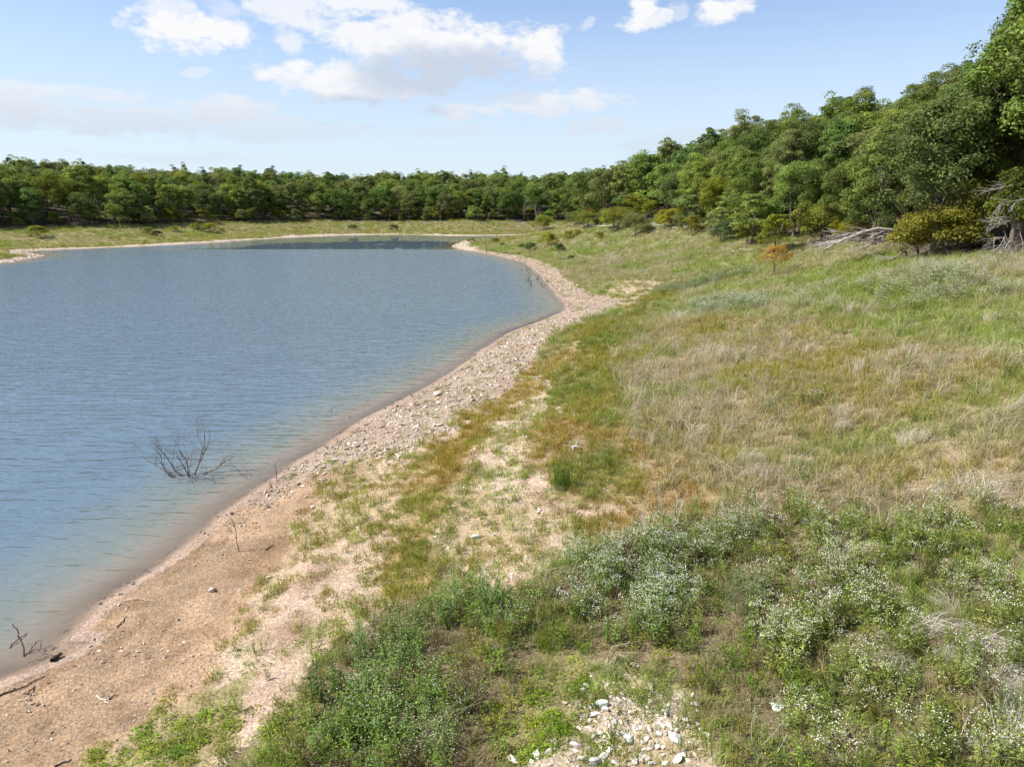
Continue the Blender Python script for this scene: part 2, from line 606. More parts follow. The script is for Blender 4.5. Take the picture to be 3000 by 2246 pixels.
c = q.mix(q.math('MULTIPLY', wetness, 0.55), c, q.mix(1.0, c, (0.52, 0.44, 0.40), 'MULTIPLY'))
h = q.math('ADD', q.math('MULTIPLY', n2, 0.7), q.math('MULTIPLY', n3, 0.45))
h = q.math('SUBTRACT', h, q.math('MULTIPLY', vor.outputs['Distance'], 0.5))
nb = bump(q, h, 0.55, 0.035)
q.put(out.inputs[0], principled(q, c, q.remap(wetness, 0, 1, 0.9, 0.45), 0.35, nb))

# water
m, q, out = material('water')
MAT_WATER = m
pos = q.new('ShaderNodeNewGeometry').outputs['Position']
ps = q.new('ShaderNodeSeparateXYZ')
q.put(ps.inputs[0], pos)
depth = attr(q, 'depth').outputs['Fac']
warp = q.vmath('ADD', pos, q.vmath('MULTIPLY', q.noise(pos, 0.25, 2, 0.5, out='Color'), (1.3, 1.0, 0)))


def ripple(rot, sx, sy, detail=3, rough=0.55):
    mp = q.new('ShaderNodeMapping')
    q.put(mp.inputs['Vector'], warp)
    mp.inputs['Rotation'].default_value = (0, 0, R(rot))
    mp.inputs['Scale'].default_value = (sx, sy, 1)
    return q.noise(mp.outputs[0], 1.0, detail, rough)


rip = q.math('ADD', q.math('MULTIPLY', ripple(-10, 0.35, 2.3, 2), 1.25), q.math('MULTIPLY', ripple(8, 0.9, 4.2, 2), 0.55))
rip = q.math('ADD', rip, q.math('MULTIPLY', ripple(14, 2.2, 8.0, 2), 0.2))
cn = q.noise(q.vmath('MULTIPLY', pos, (0.02, 0.2, 0)), 1.0, 3, 0.5)
calm = q.math('MULTIPLY', q.remap(q.math('MULTIPLY_ADD', cn, 3.0, ps.outputs[1]), 163.0, 165.5),
              q.remap(q.math('MULTIPLY_ADD', cn, 40.0, ps.outputs[0]), -72.0, -48.0))
gust = q.noise(q.vmath('MULTIPLY', pos, (0.012, 0.03, 0)), 1.0, 3, 0.5)
ampl = q.math('MULTIPLY', q.math('SUBTRACT', 1.0, q.math('MULTIPLY', calm, 0.995)), q.remap(gust, 0.3, 0.7, 0.7, 1.15))
ampl = q.math('MULTIPLY', ampl, q.remap(depth, 0.0, 0.5, 0.45, 1.0))
nb = bump(q, q.math('MULTIPLY', rip, ampl), 1.0, 0.13)
fr = q.new('ShaderNodeFresnel')
q.put(fr.inputs['IOR'], 1.333)
q.put(fr.inputs['Normal'], nb)
gl = q.new('ShaderNodeBsdfGlossy')
q.put(gl.inputs['Roughness'], q.remap(calm, 0.0, 1.0, 0.13, 0.008))
q.put(gl.inputs['Normal'], nb)
tr = q.new('ShaderNodeBsdfTransparent')
q.put(tr.inputs[0], (0.96, 0.96, 0.93))
df = q.new('ShaderNodeBsdfDiffuse')
silty = q.mix(q.remap(q.math('MULTIPLY_ADD', q.noise(pos, 0.7, 3, 0.6), 0.3, depth), 0.12, 1.15), (0.37, 0.295, 0.215), (0.185, 0.205, 0.175))
q.put(df.inputs[0], q.mix(q.remap(depth, 0.5, 2.6), silty, (0.115, 0.170, 0.210)))
q.put(df.inputs['Normal'], nb)
opac = q.math('SUBTRACT', 1.0, q.math('EXPONENT', q.math('MULTIPLY', depth, -3.0)))
body = q.mixs(opac, tr.outputs[0], df.outputs[0])
q.put(out.inputs[0], q.mixs(fr.outputs[0], body, gl.outputs[0]))

# ------------------------------------------------------------------ terrain mesh


def axis(stops):
    """stops: (position, spacing there); spacing is interpolated."""
    xs = [stops[0][0]]
    P = [s[0] for s in stops]
    W = [s[1] for s in stops]
    while xs[-1] < P[-1]:
        xs.append(xs[-1] + float(np.interp(xs[-1], P, W)))
    return np.array(xs)


gx = axis([(-420, 14), (-160, 3.0), (-70, 1.2), (-22, 0.35), (-13, 0.13), (16, 0.13), (30, 0.3), (60, 0.9), (140, 3), (420, 14)])
gy = axis([(-160, 14), (-30, 3), (2, 0.3), (7, 0.12), (26, 0.14), (45, 0.28), (100, 0.5), (170, 1.0), (260, 1.6), (330, 5), (700, 16)])
X, Y = np.meshgrid(gx, gy)
X, Y = X.ravel(), Y.ravel()
DL = inland(X, Y)
Zt = height(X, Y, DL)
zid = zones(X, Y, DL)
ca = np.array([GC[n][0] for n in ZN])[zid]
cb = np.array([GC[n][1] for n in ZN])[zid]
mixf = sstep(0.35, 0.65, fbm(X * 0.45, Y * 0.45, 71, 4))[:, None]
gcol = ca * (1 - mixf) + cb * mixf
# the brown beach carries bands left by the falling water
band = 0.5 + 0.5 * np.sin(DL * 2.4 + 5 * fbm(X * 0.15, Y * 0.15, 19, 2))
isb = np.isin(zid, [ZI['beach'], ZI['pinksand'], ZI['pale']])
streak = np.where(isb, np.clip(sstep(0.4, 0.7, fbm(X * 0.8 + 9, Y * 0.8, 23, 4)) * 0.9 * band + 0.75 * sstep(0.66, 0.72, fbm(X * 3.3, Y * 2.1, 29, 2)), 0, 1), 0)
# trodden mud: small dents in the beach
dent = np.where(zid == ZI['beach'], sstep(0.62, 0.72, fbm(X * 2.3, Y * 1.7, 29, 2)) * 0.035 * sstep(0.4, 0.55, vnoise(X * 0.25, Y * 0.25, 81)), 0)
Zt = Zt - dent
wet = np.where(DL < 0, 0.1, 0.7 * np.clip(1 - DL / (0.6 + 0.7 * vnoise(X * 0.6, Y * 0.6, 13)), 0, 1))
nx, ny = len(gx), len(gy)
I = np.arange(nx * ny).reshape(ny, nx)
quads = np.stack([I[:-1, :-1], I[:-1, 1:], I[1:, 1:], I[1:, :-1]], -1).reshape(-1, 4)
me = mesh_np('ground', np.stack([X, Y, Zt], 1), quads, MAT_GROUND, True, {'ground': gcol, 'streak': streak, 'wet': wet})
ground = tag(link('ground', me), 'sloping lake shore of sand, gravel and meadow', None, None, 'structure')

# water surface, its sheet ending just under the beach
hx = axis([(-420, 14), (-160, 4), (-70, 2), (-20, 0.5), (10, 0.5), (40, 3), (60, 4)])
hy = axis([(-160, 14), (-20, 3), (8, 0.5), (40, 0.7), (100, 1.5), (200, 2), (250, 2)])
WX, WY = np.meshgrid(hx, hy)
WX, WY = WX.ravel(), WY.ravel()
WH = height(WX, WY)
I = np.arange(len(WX)).reshape(len(hy), len(hx))
quads = np.stack([I[:-1, :-1], I[:-1, 1:], I[1:, 1:], I[1:, :-1]], -1).reshape(-1, 4)
quads = quads[WH[quads].min(1) < 0.08]
used, inv = np.unique(quads, return_inverse=True)
me = mesh_np('water', np.stack([WX[used], WY[used], np.zeros(len(used))], 1), inv.reshape(-1, 4), MAT_WATER, True, {'depth': np.maximum(0, -WH[used])})
water = tag(link('water', me), 'blue rippled lake water with a calm band along the far shore', None, None, 'structure')
# ------------------------------------------------------------------ shapes: tubes, leaves, branches


def unit(v):
    v = np.asarray(v, float)
    return v / (np.linalg.norm(v, axis=-1, keepdims=True) + 1e-9)


class Soup:
    """Collects quads."""
    def __init__(self):
        self.v, self.f, self.r, self.n = [], [], [], 0

    def add(self, v, f, r=0.5):
        v = np.asarray(v, float)
        self.v.append(v)
        self.f.append(np.asarray(f) + self.n)
        self.r.append(np.broadcast_to(np.asarray(r, float), (len(v),)))
        self.n += len(v)

    def tube(self, pts, rad, sides=5, r=0.5):
        pts = np.asarray(pts, float)
        rad = np.asarray(rad, float)
        k = len(pts)
        tan = unit(np.gradient(pts, axis=0))
        ref = np.array([0.31, 0.95, 0.1]) if abs(tan[0][2]) > 0.7 else np.array([0.1, 0.2, 1.0])
        a = unit(np.cross(tan, ref))
        b = np.cross(tan, a)
        th = np.arange(sides) * 2 * math.pi / sides
        v = pts[:, None] + rad[:, None, None] * (np.cos(th)[None, :, None] * a[:, None] + np.sin(th)[None, :, None] * b[:, None])
        v = v.reshape(-1, 3)
        f = []
        for i in range(k - 1):
            for j in range(sides):
                j2 = (j + 1) % sides
                f.append((i * sides + j, i * sides + j2, (i + 1) * sides + j2, (i + 1) * sides + j))
        self.add(v, f, r)

    def leaves(self, c, nrm, length, width, rng, r=None, axis=None):
        """Diamond-shaped leaves centred at c with normals nrm."""
        n = len(c)
        t = unit(rng.normal(size=(n, 3))) if axis is None else axis
        a = unit(np.cross(nrm, t)) if axis is None else unit(axis)
        b = unit(np.cross(nrm, a))
        length = np.broadcast_to(length, (n,))[:, None] * 0.5
        width = np.broadcast_to(width, (n,))[:, None] * 0.5
        fold = unit(nrm) * width * 0.35
        v = np.stack([c - a * length, c + b * width + fold, c + a * length, c - b * width + fold], 1).reshape(-1, 3)
        f = np.arange(n * 4).reshape(n, 4)
        if r is None:
            r = rng.random(n)
        self.add(v, f, np.repeat(r, 4))

    def mesh(self, name, mat, smooth=False):
        return mesh_np(name, np.concatenate(self.v), np.concatenate(self.f), mat, smooth, {'rnd': np.concatenate(self.r)})


def grow(rng, soup, p, d, length, rad, depth, sides=5, spread=0.7, lift=0.15, kids=3, wiggle=0.25, tips=None, taper=0.45, first=0.3):
    """A bare branch with side branches."""
    n = 5
    pts = [np.array(p, float)]
    d = unit(np.array(d, float))
    for i in range(n):
        d = unit(d + rng.normal(size=3) * wiggle * 0.5 + np.array([0, 0, lift * 0.25]))
        pts.append(pts[-1] + d * length / n)
    pts = np.array(pts)
    soup.tube(pts, np.linspace(rad, rad * taper, n + 1), sides, rng.random())
    if tips is not None:
        tips.append(pts[-1])
    if depth <= 0:
        return
    for k in range(kids):
        t = first + (1 - first) * (k + rng.random() * 0.8) / kids
        i = min(int(t * n), n - 1)
        q0 = pts[i] + (pts[i + 1] - pts[i]) * (t * n - i)
        dd = unit(unit(pts[i + 1] - pts[i]) + rng.normal(size=3) * spread)
        grow(rng, soup, q0, dd, length * (0.45 + 0.3 * rng.random()) * (1.15 - 0.4 * t), rad * (1 - (1 - taper) * t) * 0.62, depth - 1, max(sides - 1, 3), spread, lift, kids, wiggle, tips, taper, first)


# ------------------------------------------------------------------ plant and wood materials


def leaf_material(name, instanced, transl=0.3, rough=0.5, spec=0.35, var=0.45, two=None, object_noise=0.0):
    m, q, out = material(name)
    if instanced:
        base = attr(q, 'tint', 'INSTANCER').outputs['Color']
    else:
        base = q.new('ShaderNodeObjectInfo').outputs['Color']
    rnd = attr(q, 'rnd').outputs['Fac']
    c = q.mix(1.0, base, q.remap(rnd, 0, 1, 1 - var, 1 + var, 'LINEAR'), 'MULTIPLY')
    if two:                                        # leaves of the thing's own second colour
        c = q.mix(q.remap(q.math('FRACT', q.math('MULTIPLY', rnd, 7.31)), 0.55, 0.8, 0, two[1]), c, two[0])
    if object_noise:
        tcn = q.new('ShaderNodeNewGeometry').outputs['Position']
        c = q.mix(1.0, c, q.remap(q.noise(tcn, object_noise, 2), 0.3, 0.7, 0.72, 1.3), 'MULTIPLY')
    p = principled(q, c, rough, spec)
    t = q.new('ShaderNodeBsdfTranslucent')
    q.put(t.inputs[0], q.mix(1.0, c, (1.15, 1.2, 0.6), 'MULTIPLY'))
    q.put(out.inputs[0], q.mixs(transl, p, t.outputs[0]))
    return m


MAT_LEAF = leaf_material('tree_leaf', False, 0.36, 0.55, 0.16, 0.5, object_noise=0.45)
MAT_LEAF_FAR = leaf_material('forest_leaf', True, 0.36, 0.55, 0.16, 0.5)
MAT_GRASS = leaf_material('grass_blade', True, 0.32, 0.65, 0.08, 0.45)
MAT_PLANT = leaf_material('plant_leaf', False, 0.32, 0.6, 0.10, 0.45)

m, q, out = material('bark')
MAT_BARK = m
pos = q.new('ShaderNodeTexCoord').outputs['Object']
nn = q.noise(q.vmath('MULTIPLY', pos, (6, 6, 1.2)), 2.0, 4, 0.6)
c = q.mix(nn, (0.075, 0.058, 0.045), (0.21, 0.175, 0.145))
q.put(out.inputs[0], principled(q, c, 0.9, 0.2, bump(q, nn, 0.5, 0.03)))


def wood_material(name, dark, light):
    m, q, out = material(name)
    pos = q.new('ShaderNodeTexCoord').outputs['Object']
    nn = q.noise(pos, 9.0, 4, 0.65)
    rnd = attr(q, 'rnd').outputs['Fac']
    c = q.mix(q.remap(q.math('ADD', nn, q.math('MULTIPLY', rnd, 0.3)), 0.4, 0.85), dark, light)
    q.put(out.inputs[0], principled(q, c, 0.85, 0.25, bump(q, nn, 0.4, 0.01)))
    return m


MAT_DEAD = wood_material('silver_dead_wood', (0.30, 0.26, 0.23), (0.58, 0.53, 0.48))
MAT_DRIFT = wood_material('grey_brown_drift_wood', (0.12, 0.085, 0.065), (0.30, 0.23, 0.18))
MAT_PALE_STICK = wood_material('bleached_stick', (0.42, 0.34, 0.26), (0.62, 0.53, 0.43))
MAT_DARK_STICK = wood_material('dark_wet_stick', (0.05, 0.035, 0.025), (0.13, 0.09, 0.065))

# ------------------------------------------------------------------ trees


def tree_meshes(seed, H, Rc, bare, nclump, per, leaf, tall=0.0):
    """Trunk and crown meshes: height H, crown radius Rc, crown from height `bare` up."""
    rng = np.random.default_rng(seed)
    hz = (H - bare) / 2
    zc = bare + hz
    lob = rng.normal(size=(5, 3))
    lob = unit(lob)
    d = unit(rng.normal(size=(nclump, 3)))
    d[:, 2] = np.where(d[:, 2] < -0.55, -d[:, 2], d[:, 2])
    lo = 1 + 0.42 * np.max(np.clip(d @ lob.T, 0, 1) ** 3, axis=1) - 0.22
    rf = (0.35 + 0.65 * rng.random(nclump) ** 0.45) * lo
    prof = np.where(d[:, 2] > 0, 1.0 - tall * 0.55 * d[:, 2], 1.0)
    c = np.stack([d[:, 0] * Rc * rf * prof, d[:, 1] * Rc * rf * prof, zc + d[:, 2] * hz * rf * 0.9], 1)
    cr = Rc * rng.uniform(0.15, 0.33, nclump)
    cr = np.clip(cr, 0.3, 1.6)
    crown = Soup()
    for k in range(nclump):
        n = int(per * (0.6 + 0.8 * rng.random()))
        outw = unit(c[k] - np.array([0, 0, zc - 0.25 * hz]))
        v = unit(rng.normal(size=(n, 3)) + 0.55 * outw + np.array([0, 0, 0.35]))
        rad = cr[k] * (0.45 + 0.65 * rng.random(n) ** 0.6)
        p = c[k] + v * rad[:, None] * np.array([1.1, 1.1, 0.72])
        nr = unit(v * 0.55 + np.array([0, 0, 0.45]) + rng.normal(size=(n, 3)) * 0.42)
        s = leaf * rng.uniform(0.65, 1.3, n)
        shade = np.clip(rng.random(n) * 0.7 + 0.3 * rng.random(), 0, 1)
        crown.leaves(p, nr, s, s * 0.62, rng, shade)
    tr = Soup()
    top = np.array([rng.normal() * 0.06 * H, rng.normal() * 0.06 * H, H * 0.80])
    zz = np.linspace(0, 1, 9)
    pts = np.stack([top[0] * zz ** 1.5, top[1] * zz ** 1.5, -0.4 + (top[2] + 0.4) * zz], 1)
    pts[1:-1, :2] += rng.normal(size=(7, 2)) * 0.012 * H
    r0 = 0.016 * H + 0.02
    rr = np.interp(zz, [0, 0.06, 0.5, 1], [r0 * 1.5, r0, r0 * 0.65, r0 * 0.15])
    tr.tube(pts, rr, 7)
    order = rng.permutation(nclump)[:max(10, nclump // 4)]
    for k in order:
        t = np.clip((c[k][2] - 0.18 * H * (0.6 + rng.random())) / (H * 0.8), 0.12, 0.9)
        i = t * 8
        a = pts[int(i)] + (pts[min(int(i) + 1, 8)] - pts[int(i)]) * (i - int(i))
        mid = (a + c[k]) / 2 + np.array([0, 0, -0.03 * H * rng.random()]) + rng.normal(size=3) * 0.02 * H
        tr.tube([a, mid, c[k]], [r0 * 0.36 * (1.2 - t), r0 * 0.24 * (1.2 - t), 0.015], 4)
    return tr.mesh('tree_trunk', MAT_BARK, True), crown.mesh('tree_crown', MAT_LEAF)


RNG = np.random.default_rng(11)
KIND = {}
KIND['oak_near'] = [tree_meshes(100 + i, 13.5 + i * 0.7, 4.3 + 0.25 * (i % 3), 0.7 + 0.4 * (i % 3), 96, 215, 0.27) for i in range(6)]
KIND['hickory_near'] = [tree_meshes(120 + i, 16.5 + i * 0.6, 3.4 + 0.2 * i, 2.0, 84, 205, 0.27, 0.6) for i in range(3)]
KIND['oak_far'] = [tree_meshes(140 + i, 13.0 + i * 0.6, 4.5 + 0.25 * (i % 3), 0.5 + 0.4 * (i % 2), 76, 88, 0.42) for i in range(6)]
KIND['hickory_far'] = [tree_meshes(160 + i, 15.5 + i * 0.5, 3.5, 1.4, 64, 84, 0.42, 0.6) for i in range(3)]
KIND['sapling'] = [tree_meshes(180 + i, 5.2 + i * 0.8, 1.9 + 0.15 * i, 0.25, 50, 85, 0.22, 0.35) for i in range(4)]

GREENS = np.array([(0.170, 0.235, 0.055), (0.142, 0.215, 0.055), (0.205, 0.255, 0.064), (0.235, 0.285, 0.062), (0.150, 0.190, 0.062), (0.205, 0.225, 0.080)])
YELLOWS = np.array([(0.26, 0.28, 0.035), (0.215, 0.25, 0.038), (0.30, 0.29, 0.038)])
BROWNISH = np.array([(0.17, 0.125, 0.06), (0.18, 0.145, 0.06)])


def in_view(x, y, z, margin=140):
    cz = y * math.cos(PITCH) - (z - CAMZ) * math.sin(PITCH)
    cu = y * math.sin(PITCH) + (z - CAMZ) * math.cos(PITCH)
    u = CX + FOC * x / np.maximum(cz, 0.1)
    v = CY - FOC * cu / np.maximum(cz, 0.1)
    return (cz > 0.5) & (u > -margin) & (u < 3000 + margin) & (v < 2246 + margin * 2)


def jitter_grid(x0, x1, y0, y1, step, seed):
    rng = np.random.default_rng(seed)
    xs, ys = np.meshgrid(np.arange(x0, x1, step), np.arange(y0, y1, step))
    xs = xs.ravel() + rng.uniform(-0.42, 0.42, xs.size) * step
    ys = ys.ravel() + rng.uniform(-0.42, 0.42, ys.size) * step
    return xs, ys


def place_parts(root, trunk, crown, color, trunk_name='trunk', crown_name='crown'):
    t = link(trunk_name, trunk, root)
    c = link(crown_name, crown, root)
    t.color = (1, 1, 1, 1)
    c.color = (*[float(k) for k in color], 1)
    return root


def scatter(name, label, cat, pts, variants, idx, rot, scl, tint=None, kind='stuff'):
    """Countless small things: one object that instances the meshes on points."""
    n = len(pts)
    me = bpy.data.meshes.new(name + '_points')
    me.vertices.add(n)
    me.vertices.foreach_set('co', np.asarray(pts, np.float32).ravel())
    a = me.attributes.new('pick', 'INT', 'POINT')
    a.data.foreach_set('value', np.asarray(idx, np.int32))
    a = me.attributes.new('turn', 'FLOAT_VECTOR', 'POINT')
    a.data.foreach_set('vector', np.asarray(rot, np.float32).ravel())
    a = me.attributes.new('size', 'FLOAT_VECTOR', 'POINT')
    scl = np.asarray(scl, np.float32)
    if scl.ndim == 1:
        scl = np.repeat(scl[:, None], 3, 1)
    a.data.foreach_set('vector', scl.ravel())
    if tint is not None:
        a = me.attributes.new('tint', 'FLOAT_VECTOR', 'POINT')
        a.data.foreach_set('vector', np.asarray(tint, np.float32).ravel())
    o = link(name, me)
    tag(o, label, cat, None, kind)
    src = bpy.data.collections.new(name + '_kinds')
    for i, vm in enumerate(variants):
        src.objects.link(bpy.data.objects.new('%s_kind_%02d' % (name, i), vm))
    ng = bpy.data.node_groups.new(name + '_scatter', 'GeometryNodeTree')
    ng.interface.new_socket('Geometry', in_out='INPUT', socket_type='NodeSocketGeometry')
    ng.interface.new_socket('Geometry', in_out='OUTPUT', socket_type='NodeSocketGeometry')
    nd = ng.nodes
    gi, go = nd.new('NodeGroupInput'), nd.new('NodeGroupOutput')
    iop = nd.new('GeometryNodeInstanceOnPoints')
    ci = nd.new('GeometryNodeCollectionInfo')
    ci.inputs['Collection'].default_value = src
    ci.inputs['Separate Children'].default_value = True
    ci.inputs['Reset Children'].default_value = True
    ng.links.new(gi.outputs[0], iop.inputs['Points'])
    ng.links.new(ci.outputs[0], iop.inputs['Instance'])
    iop.inputs['Pick Instance'].default_value = True
    for nm, typ, sock in (('pick', 'INT', 'Instance Index'), ('turn', 'FLOAT_VECTOR', 'Rotation'), ('size', 'FLOAT_VECTOR', 'Scale')):
        at = nd.new('GeometryNodeInputNamedAttribute')
        at.data_type = typ
        at.inputs['Name'].default_value = nm
        ng.links.new(at.outputs['Attribute'], iop.inputs[sock])
    ng.links.new(iop.outputs[0], go.inputs[0])
    md = o.modifiers.new('scatter', 'NODES')
    md.node_group = ng
    return o


# ---- where the trees stand
fx, fy = jitter_grid(-260, 160, 20, 430, 5.6, 21)
fd = inland(fx, fy)
fe = forest_edge(fx, fy)
fz = height(fx, fy, fd)
far = farness(fx, fy)
keep = (fd > fe) & (fd < fe + np.where(far > 0.5, 75, 50)) & in_view(fx, fy, fz, 330) & (np.hypot(fx, fy) > 44)
# beyond the first rows the stand may be thinner, nobody sees between
deep = (fd - fe)
keep &= (deep < 16) | (RNG.random(len(fx)) < 0.72)
keep &= (far < 0.5) | (RNG.random(len(fx)) < 0.8)
fx, fy, fz, far, deep = fx[keep], fy[keep], fz[keep], far[keep], deep[keep]
dist = np.hypot(fx, fy)
rank = np.argsort(dist + deep * 2.0)
is_thing = np.zeros(len(fx), bool)
is_thing[rank[:300]] = True

TREE_LABEL = {
    ('oak', 0): ('broad dark green tree in the wood on the near hillside', 'trees of the near hillside wood'),
    ('hickory', 0): ('tall narrow green tree rising in the near hillside wood', 'tall trees of the near hillside wood'),
    ('oak', 1): ('broad green tree in the wood along the far shore', 'trees of the far shore wood'),
    ('hickory', 1): ('tall narrow green tree in the wood along the far shore', 'tall trees of the far shore wood'),
    ('yellow', 0): ('yellow-green leafed tree among dark trees of the near hillside', 'yellowing trees of the near hillside'),
    ('yellow', 1): ('yellow-green leafed tree among dark trees of the far shore', 'yellowing trees of the far shore'),
    ('brown', 0): ('reddish brown leafed tree among green trees of the near hillside', 'browning trees of the near hillside'),
    ('brown', 1): ('reddish brown leafed tree among green trees of the far shore', 'browning trees of the far shore'),
}
rest = []
for i in range(len(fx)):
    rng = RNG
    sp = 'hickory' if rng.random() < 0.24 else 'oak'
    farther = int(far[i] > 0.5 or dist[i] > 150)
    u = rng.random()
    if u < 0.07:
        colr, key = YELLOWS[rng.integers(3)] * rng.uniform(0.6, 0.85), 'yellow'
    elif u < 0.071:
        colr, key = BROWNISH[rng.integers(2)], 'brown'
    else:
        colr, key = GREENS[rng.integers(len(GREENS))] * rng.uniform(0.8, 1.25), sp
    pool = KIND[sp + ('_far' if farther else '_near')]
    vi = int(rng.integers(len(pool)))
    edge = deep[i] < 5
    s = rng.uniform(0.88, 1.16) * (0.86 if edge else 1.0) * float(np.interp(dist[i], [50, 66, 85, 125, 170], [1.12, 1.06, 0.84, 0.80, 0.92])) * (1 + 0.22 * float(sstep(0.6, 0.74, fx[i] / fy[i])))
    rz = rng.uniform(0, 6.28)
    if is_thing[i]:
        lab, grp = TREE_LABEL[(key, int(far[i] > 0.5))]
        if key in ('oak', 'hickory'):
            lum = float(colr.sum())
            tone = 'dark green' if lum < 0.42 else ('olive green' if colr[0] > 0.93 * colr[1] else ('bright green' if lum > 0.54 else 'mid green'))
            build = 'tall narrow' if key == 'hickory' else 'broad round'
            row = 'at the open edge of' if deep[i] < 7 else ('just behind the edge trees of' if deep[i] < 18 else 'deep in')
            wood = 'the far shore wood' if far[i] > 0.5 else 'the near hillside wood'
            size_word = 'low ' if s < 0.8 else ('large ' if s > 1.06 else '')
            lab = '%s%s %s tree %s %s' % (size_word, build, tone, row, wood)
            grp = '%s %s trees %s %s' % (build, tone, row, wood)
        root = thing(sp + '_tree', lab, 'tree', (fx[i], fy[i], fz[i] - 0.1), (0, 0, rz), (s * rng.uniform(0.92, 1.1), s * rng.uniform(0.92, 1.1), s), grp)
        place_parts(root, pool[vi][0], pool[vi][1], colr)
    else:
        rest.append((i, sp, vi, s, rz, colr))

# trees further back: one wood
variants = []
start = {}
for sp in ('oak', 'hickory'):
    start[sp] = len(variants)
    for tr_, cr_ in KIND[sp + '_far']:
        c2 = cr_.copy()
        c2.materials.clear()
        c2.materials.append(MAT_LEAF_FAR)
        variants.append(c2)
P = np.array([(fx[r[0]], fy[r[0]], fz[r[0]]) for r in rest])
scatter('distant_wood', 'mass of green tree crowns further back behind the shore trees', 'wood', P, variants,
        [start[r[1]] + r[2] for r in rest], [(0, 0, r[4]) for r in rest], [r[3] for r in rest], [r[5] for r in rest])

# ---- yellow-green young trees and shrubs along the edge of the wood
ex, ey = jitter_grid(-200, 90, 30, 330, 4.6, 33)
ed = inland(ex, ey)
ee = forest_edge(ex, ey)
ez = height(ex, ey, ed)
efar = farness(ex, ey)
k = (ed > ee - 3.5) & (ed < ee + np.where(efar > 0.5, 9.0, 3.5)) & in_view(ex, ey, ez, 150) & (RNG.random(len(ex)) < np.where(efar > 0.5, 0.85, 0.55)) & (ey > 78)
for x, y, z, f in zip(ex[k], ey[k], ez[k], efar[k]):
    u = RNG.random()
    vi = int(RNG.integers(4))
    if u < 0.5:
        colr, lab, grp = YELLOWS[RNG.integers(3)] * RNG.uniform(0.7, 1.0), 'small yellow-green tree at the edge of the %s wood', 'yellow-green small trees of the %s wood edge'
    else:
        colr, lab, grp = GREENS[RNG.integers(6)] * RNG.uniform(1.1, 1.6), 'small green tree at the edge of the %s wood', 'green small trees of the %s wood edge'
    w_ = 'far shore' if f > 0.5 else 'near hillside'
    sz_ = RNG.uniform(0.45, 1.15)
    lab = lab.replace('small', 'low bushy' if sz_ < 0.65 else ('small' if sz_ < 0.9 else 'medium tall')).replace('yellow-green', 'bright yellow-green' if colr[0] > 0.24 else 'yellow-green')
    root = thing('young_tree', lab % w_, 'tree', (x, y, z - 0.1), (0, 0, RNG.uniform(0, 6.28)), sz_ * np.array([1.25, 1.25, 0.9]), grp % w_)
    place_parts(root, KIND['sapling'][vi][0], KIND['sapling'][vi][1], colr)

# ---- bare dead trees along the wood's edge


def snag_mesh(seed, H, kids=5, lift=0.2, lean=(0, 0), rad=0.014):
    rng = np.random.default_rng(seed)
    s = Soup()
    grow(rng, s, (0, 0, -0.2), (lean[0], lean[1], 1), H, H * rad + 0.02, 2, 6, 0.8, lift, kids, 0.12, None, 0.25, 0.35)
    return s.mesh('dead_tree_branches', MAT_DEAD, True)


SNAGS = [snag_mesh(300 + i, 7.5 + i, 6, 0.2, (0.1 * (i - 1), 0)) for i in range(3)]
for (dx, dy, vi, s, far_) in [(950, 470, 0, 0.9, 1), (1132, 470, 1, 0.8, 0), (1160, 474, 2, 0.75, 0), (495, 462, 2, 0.85, 1), (333, 470, 0, 0.6, 1), (165, 478, 1, 0.55, 1), (1510, 478, 0, 0.62, 0)]:
    h = gpd(dx, dy + 8)
    o = link('dead_tree', SNAGS[vi], None, (h[0], h[1], h[2] - 0.1), (0, 0, RNG.uniform(0, 6)), s)
    tag(o, 'bare silvery dead tree standing before the %s wood' % ('far shore' if far_ else 'near hillside'), 'dead tree', 'bare dead trees of the %s wood' % ('far shore' if far_ else 'near hillside'))
# ------------------------------------------------------------------ low plants: meshes


def blades(rng, soup, n, h, spread, width, lean=0.35, curl=0.5, wind=(0, 0), hvar=0.4):
    """n grass blades from around the origin, each of two segments."""
    az = rng.uniform(0, 2 * math.pi, n)
    rr = spread * np.sqrt(rng.random(n))
    base = np.stack([rr * np.cos(az), rr * np.sin(az), np.full(n, -0.02)], 1)
    a2 = rng.uniform(0, 2 * math.pi, n)
    hor = np.stack([np.cos(a2), np.sin(a2), np.zeros(n)], 1) * (lean * rng.random(n) ** 0.7)[:, None] + np.array([wind[0], wind[1], 0])
    L = h * (1 - hvar + hvar * 1.6 * rng.random(n))
    d0 = unit(hor * 0.6 + np.array([0, 0, 1.0]))
    d1 = unit(hor * (1 + curl) + np.array([0, 0, 1 - 0.75 * curl]))
    p1 = base + d0 * (L * 0.55)[:, None]
    p2 = p1 + d1 * (L * 0.45)[:, None]
    s = unit(np.cross(d0, unit(rng.normal(size=(n, 3)))))
    w = width * rng.uniform(0.7, 1.3, n)[:, None]
    v = np.stack([base - s * w, base + s * w, p1 + s * w * 0.75, p1 - s * w * 0.75, p2 + s * w * 0.15, p2 - s * w * 0.15], 1).reshape(-1, 3)
    k = np.arange(n)[:, None] * 6
    f = np.concatenate([k + np.array([[0, 1, 2, 3]]), k + np.array([[3, 2, 4, 5]])])
    soup.add(v, f, np.repeat(rng.random(n), 6))


def tuft_mesh(seed, mat, **kw):
    rng = np.random.default_rng(seed)
    s = Soup()
    blades(rng, s, **kw)
    return s.mesh('grass_tuft', mat)


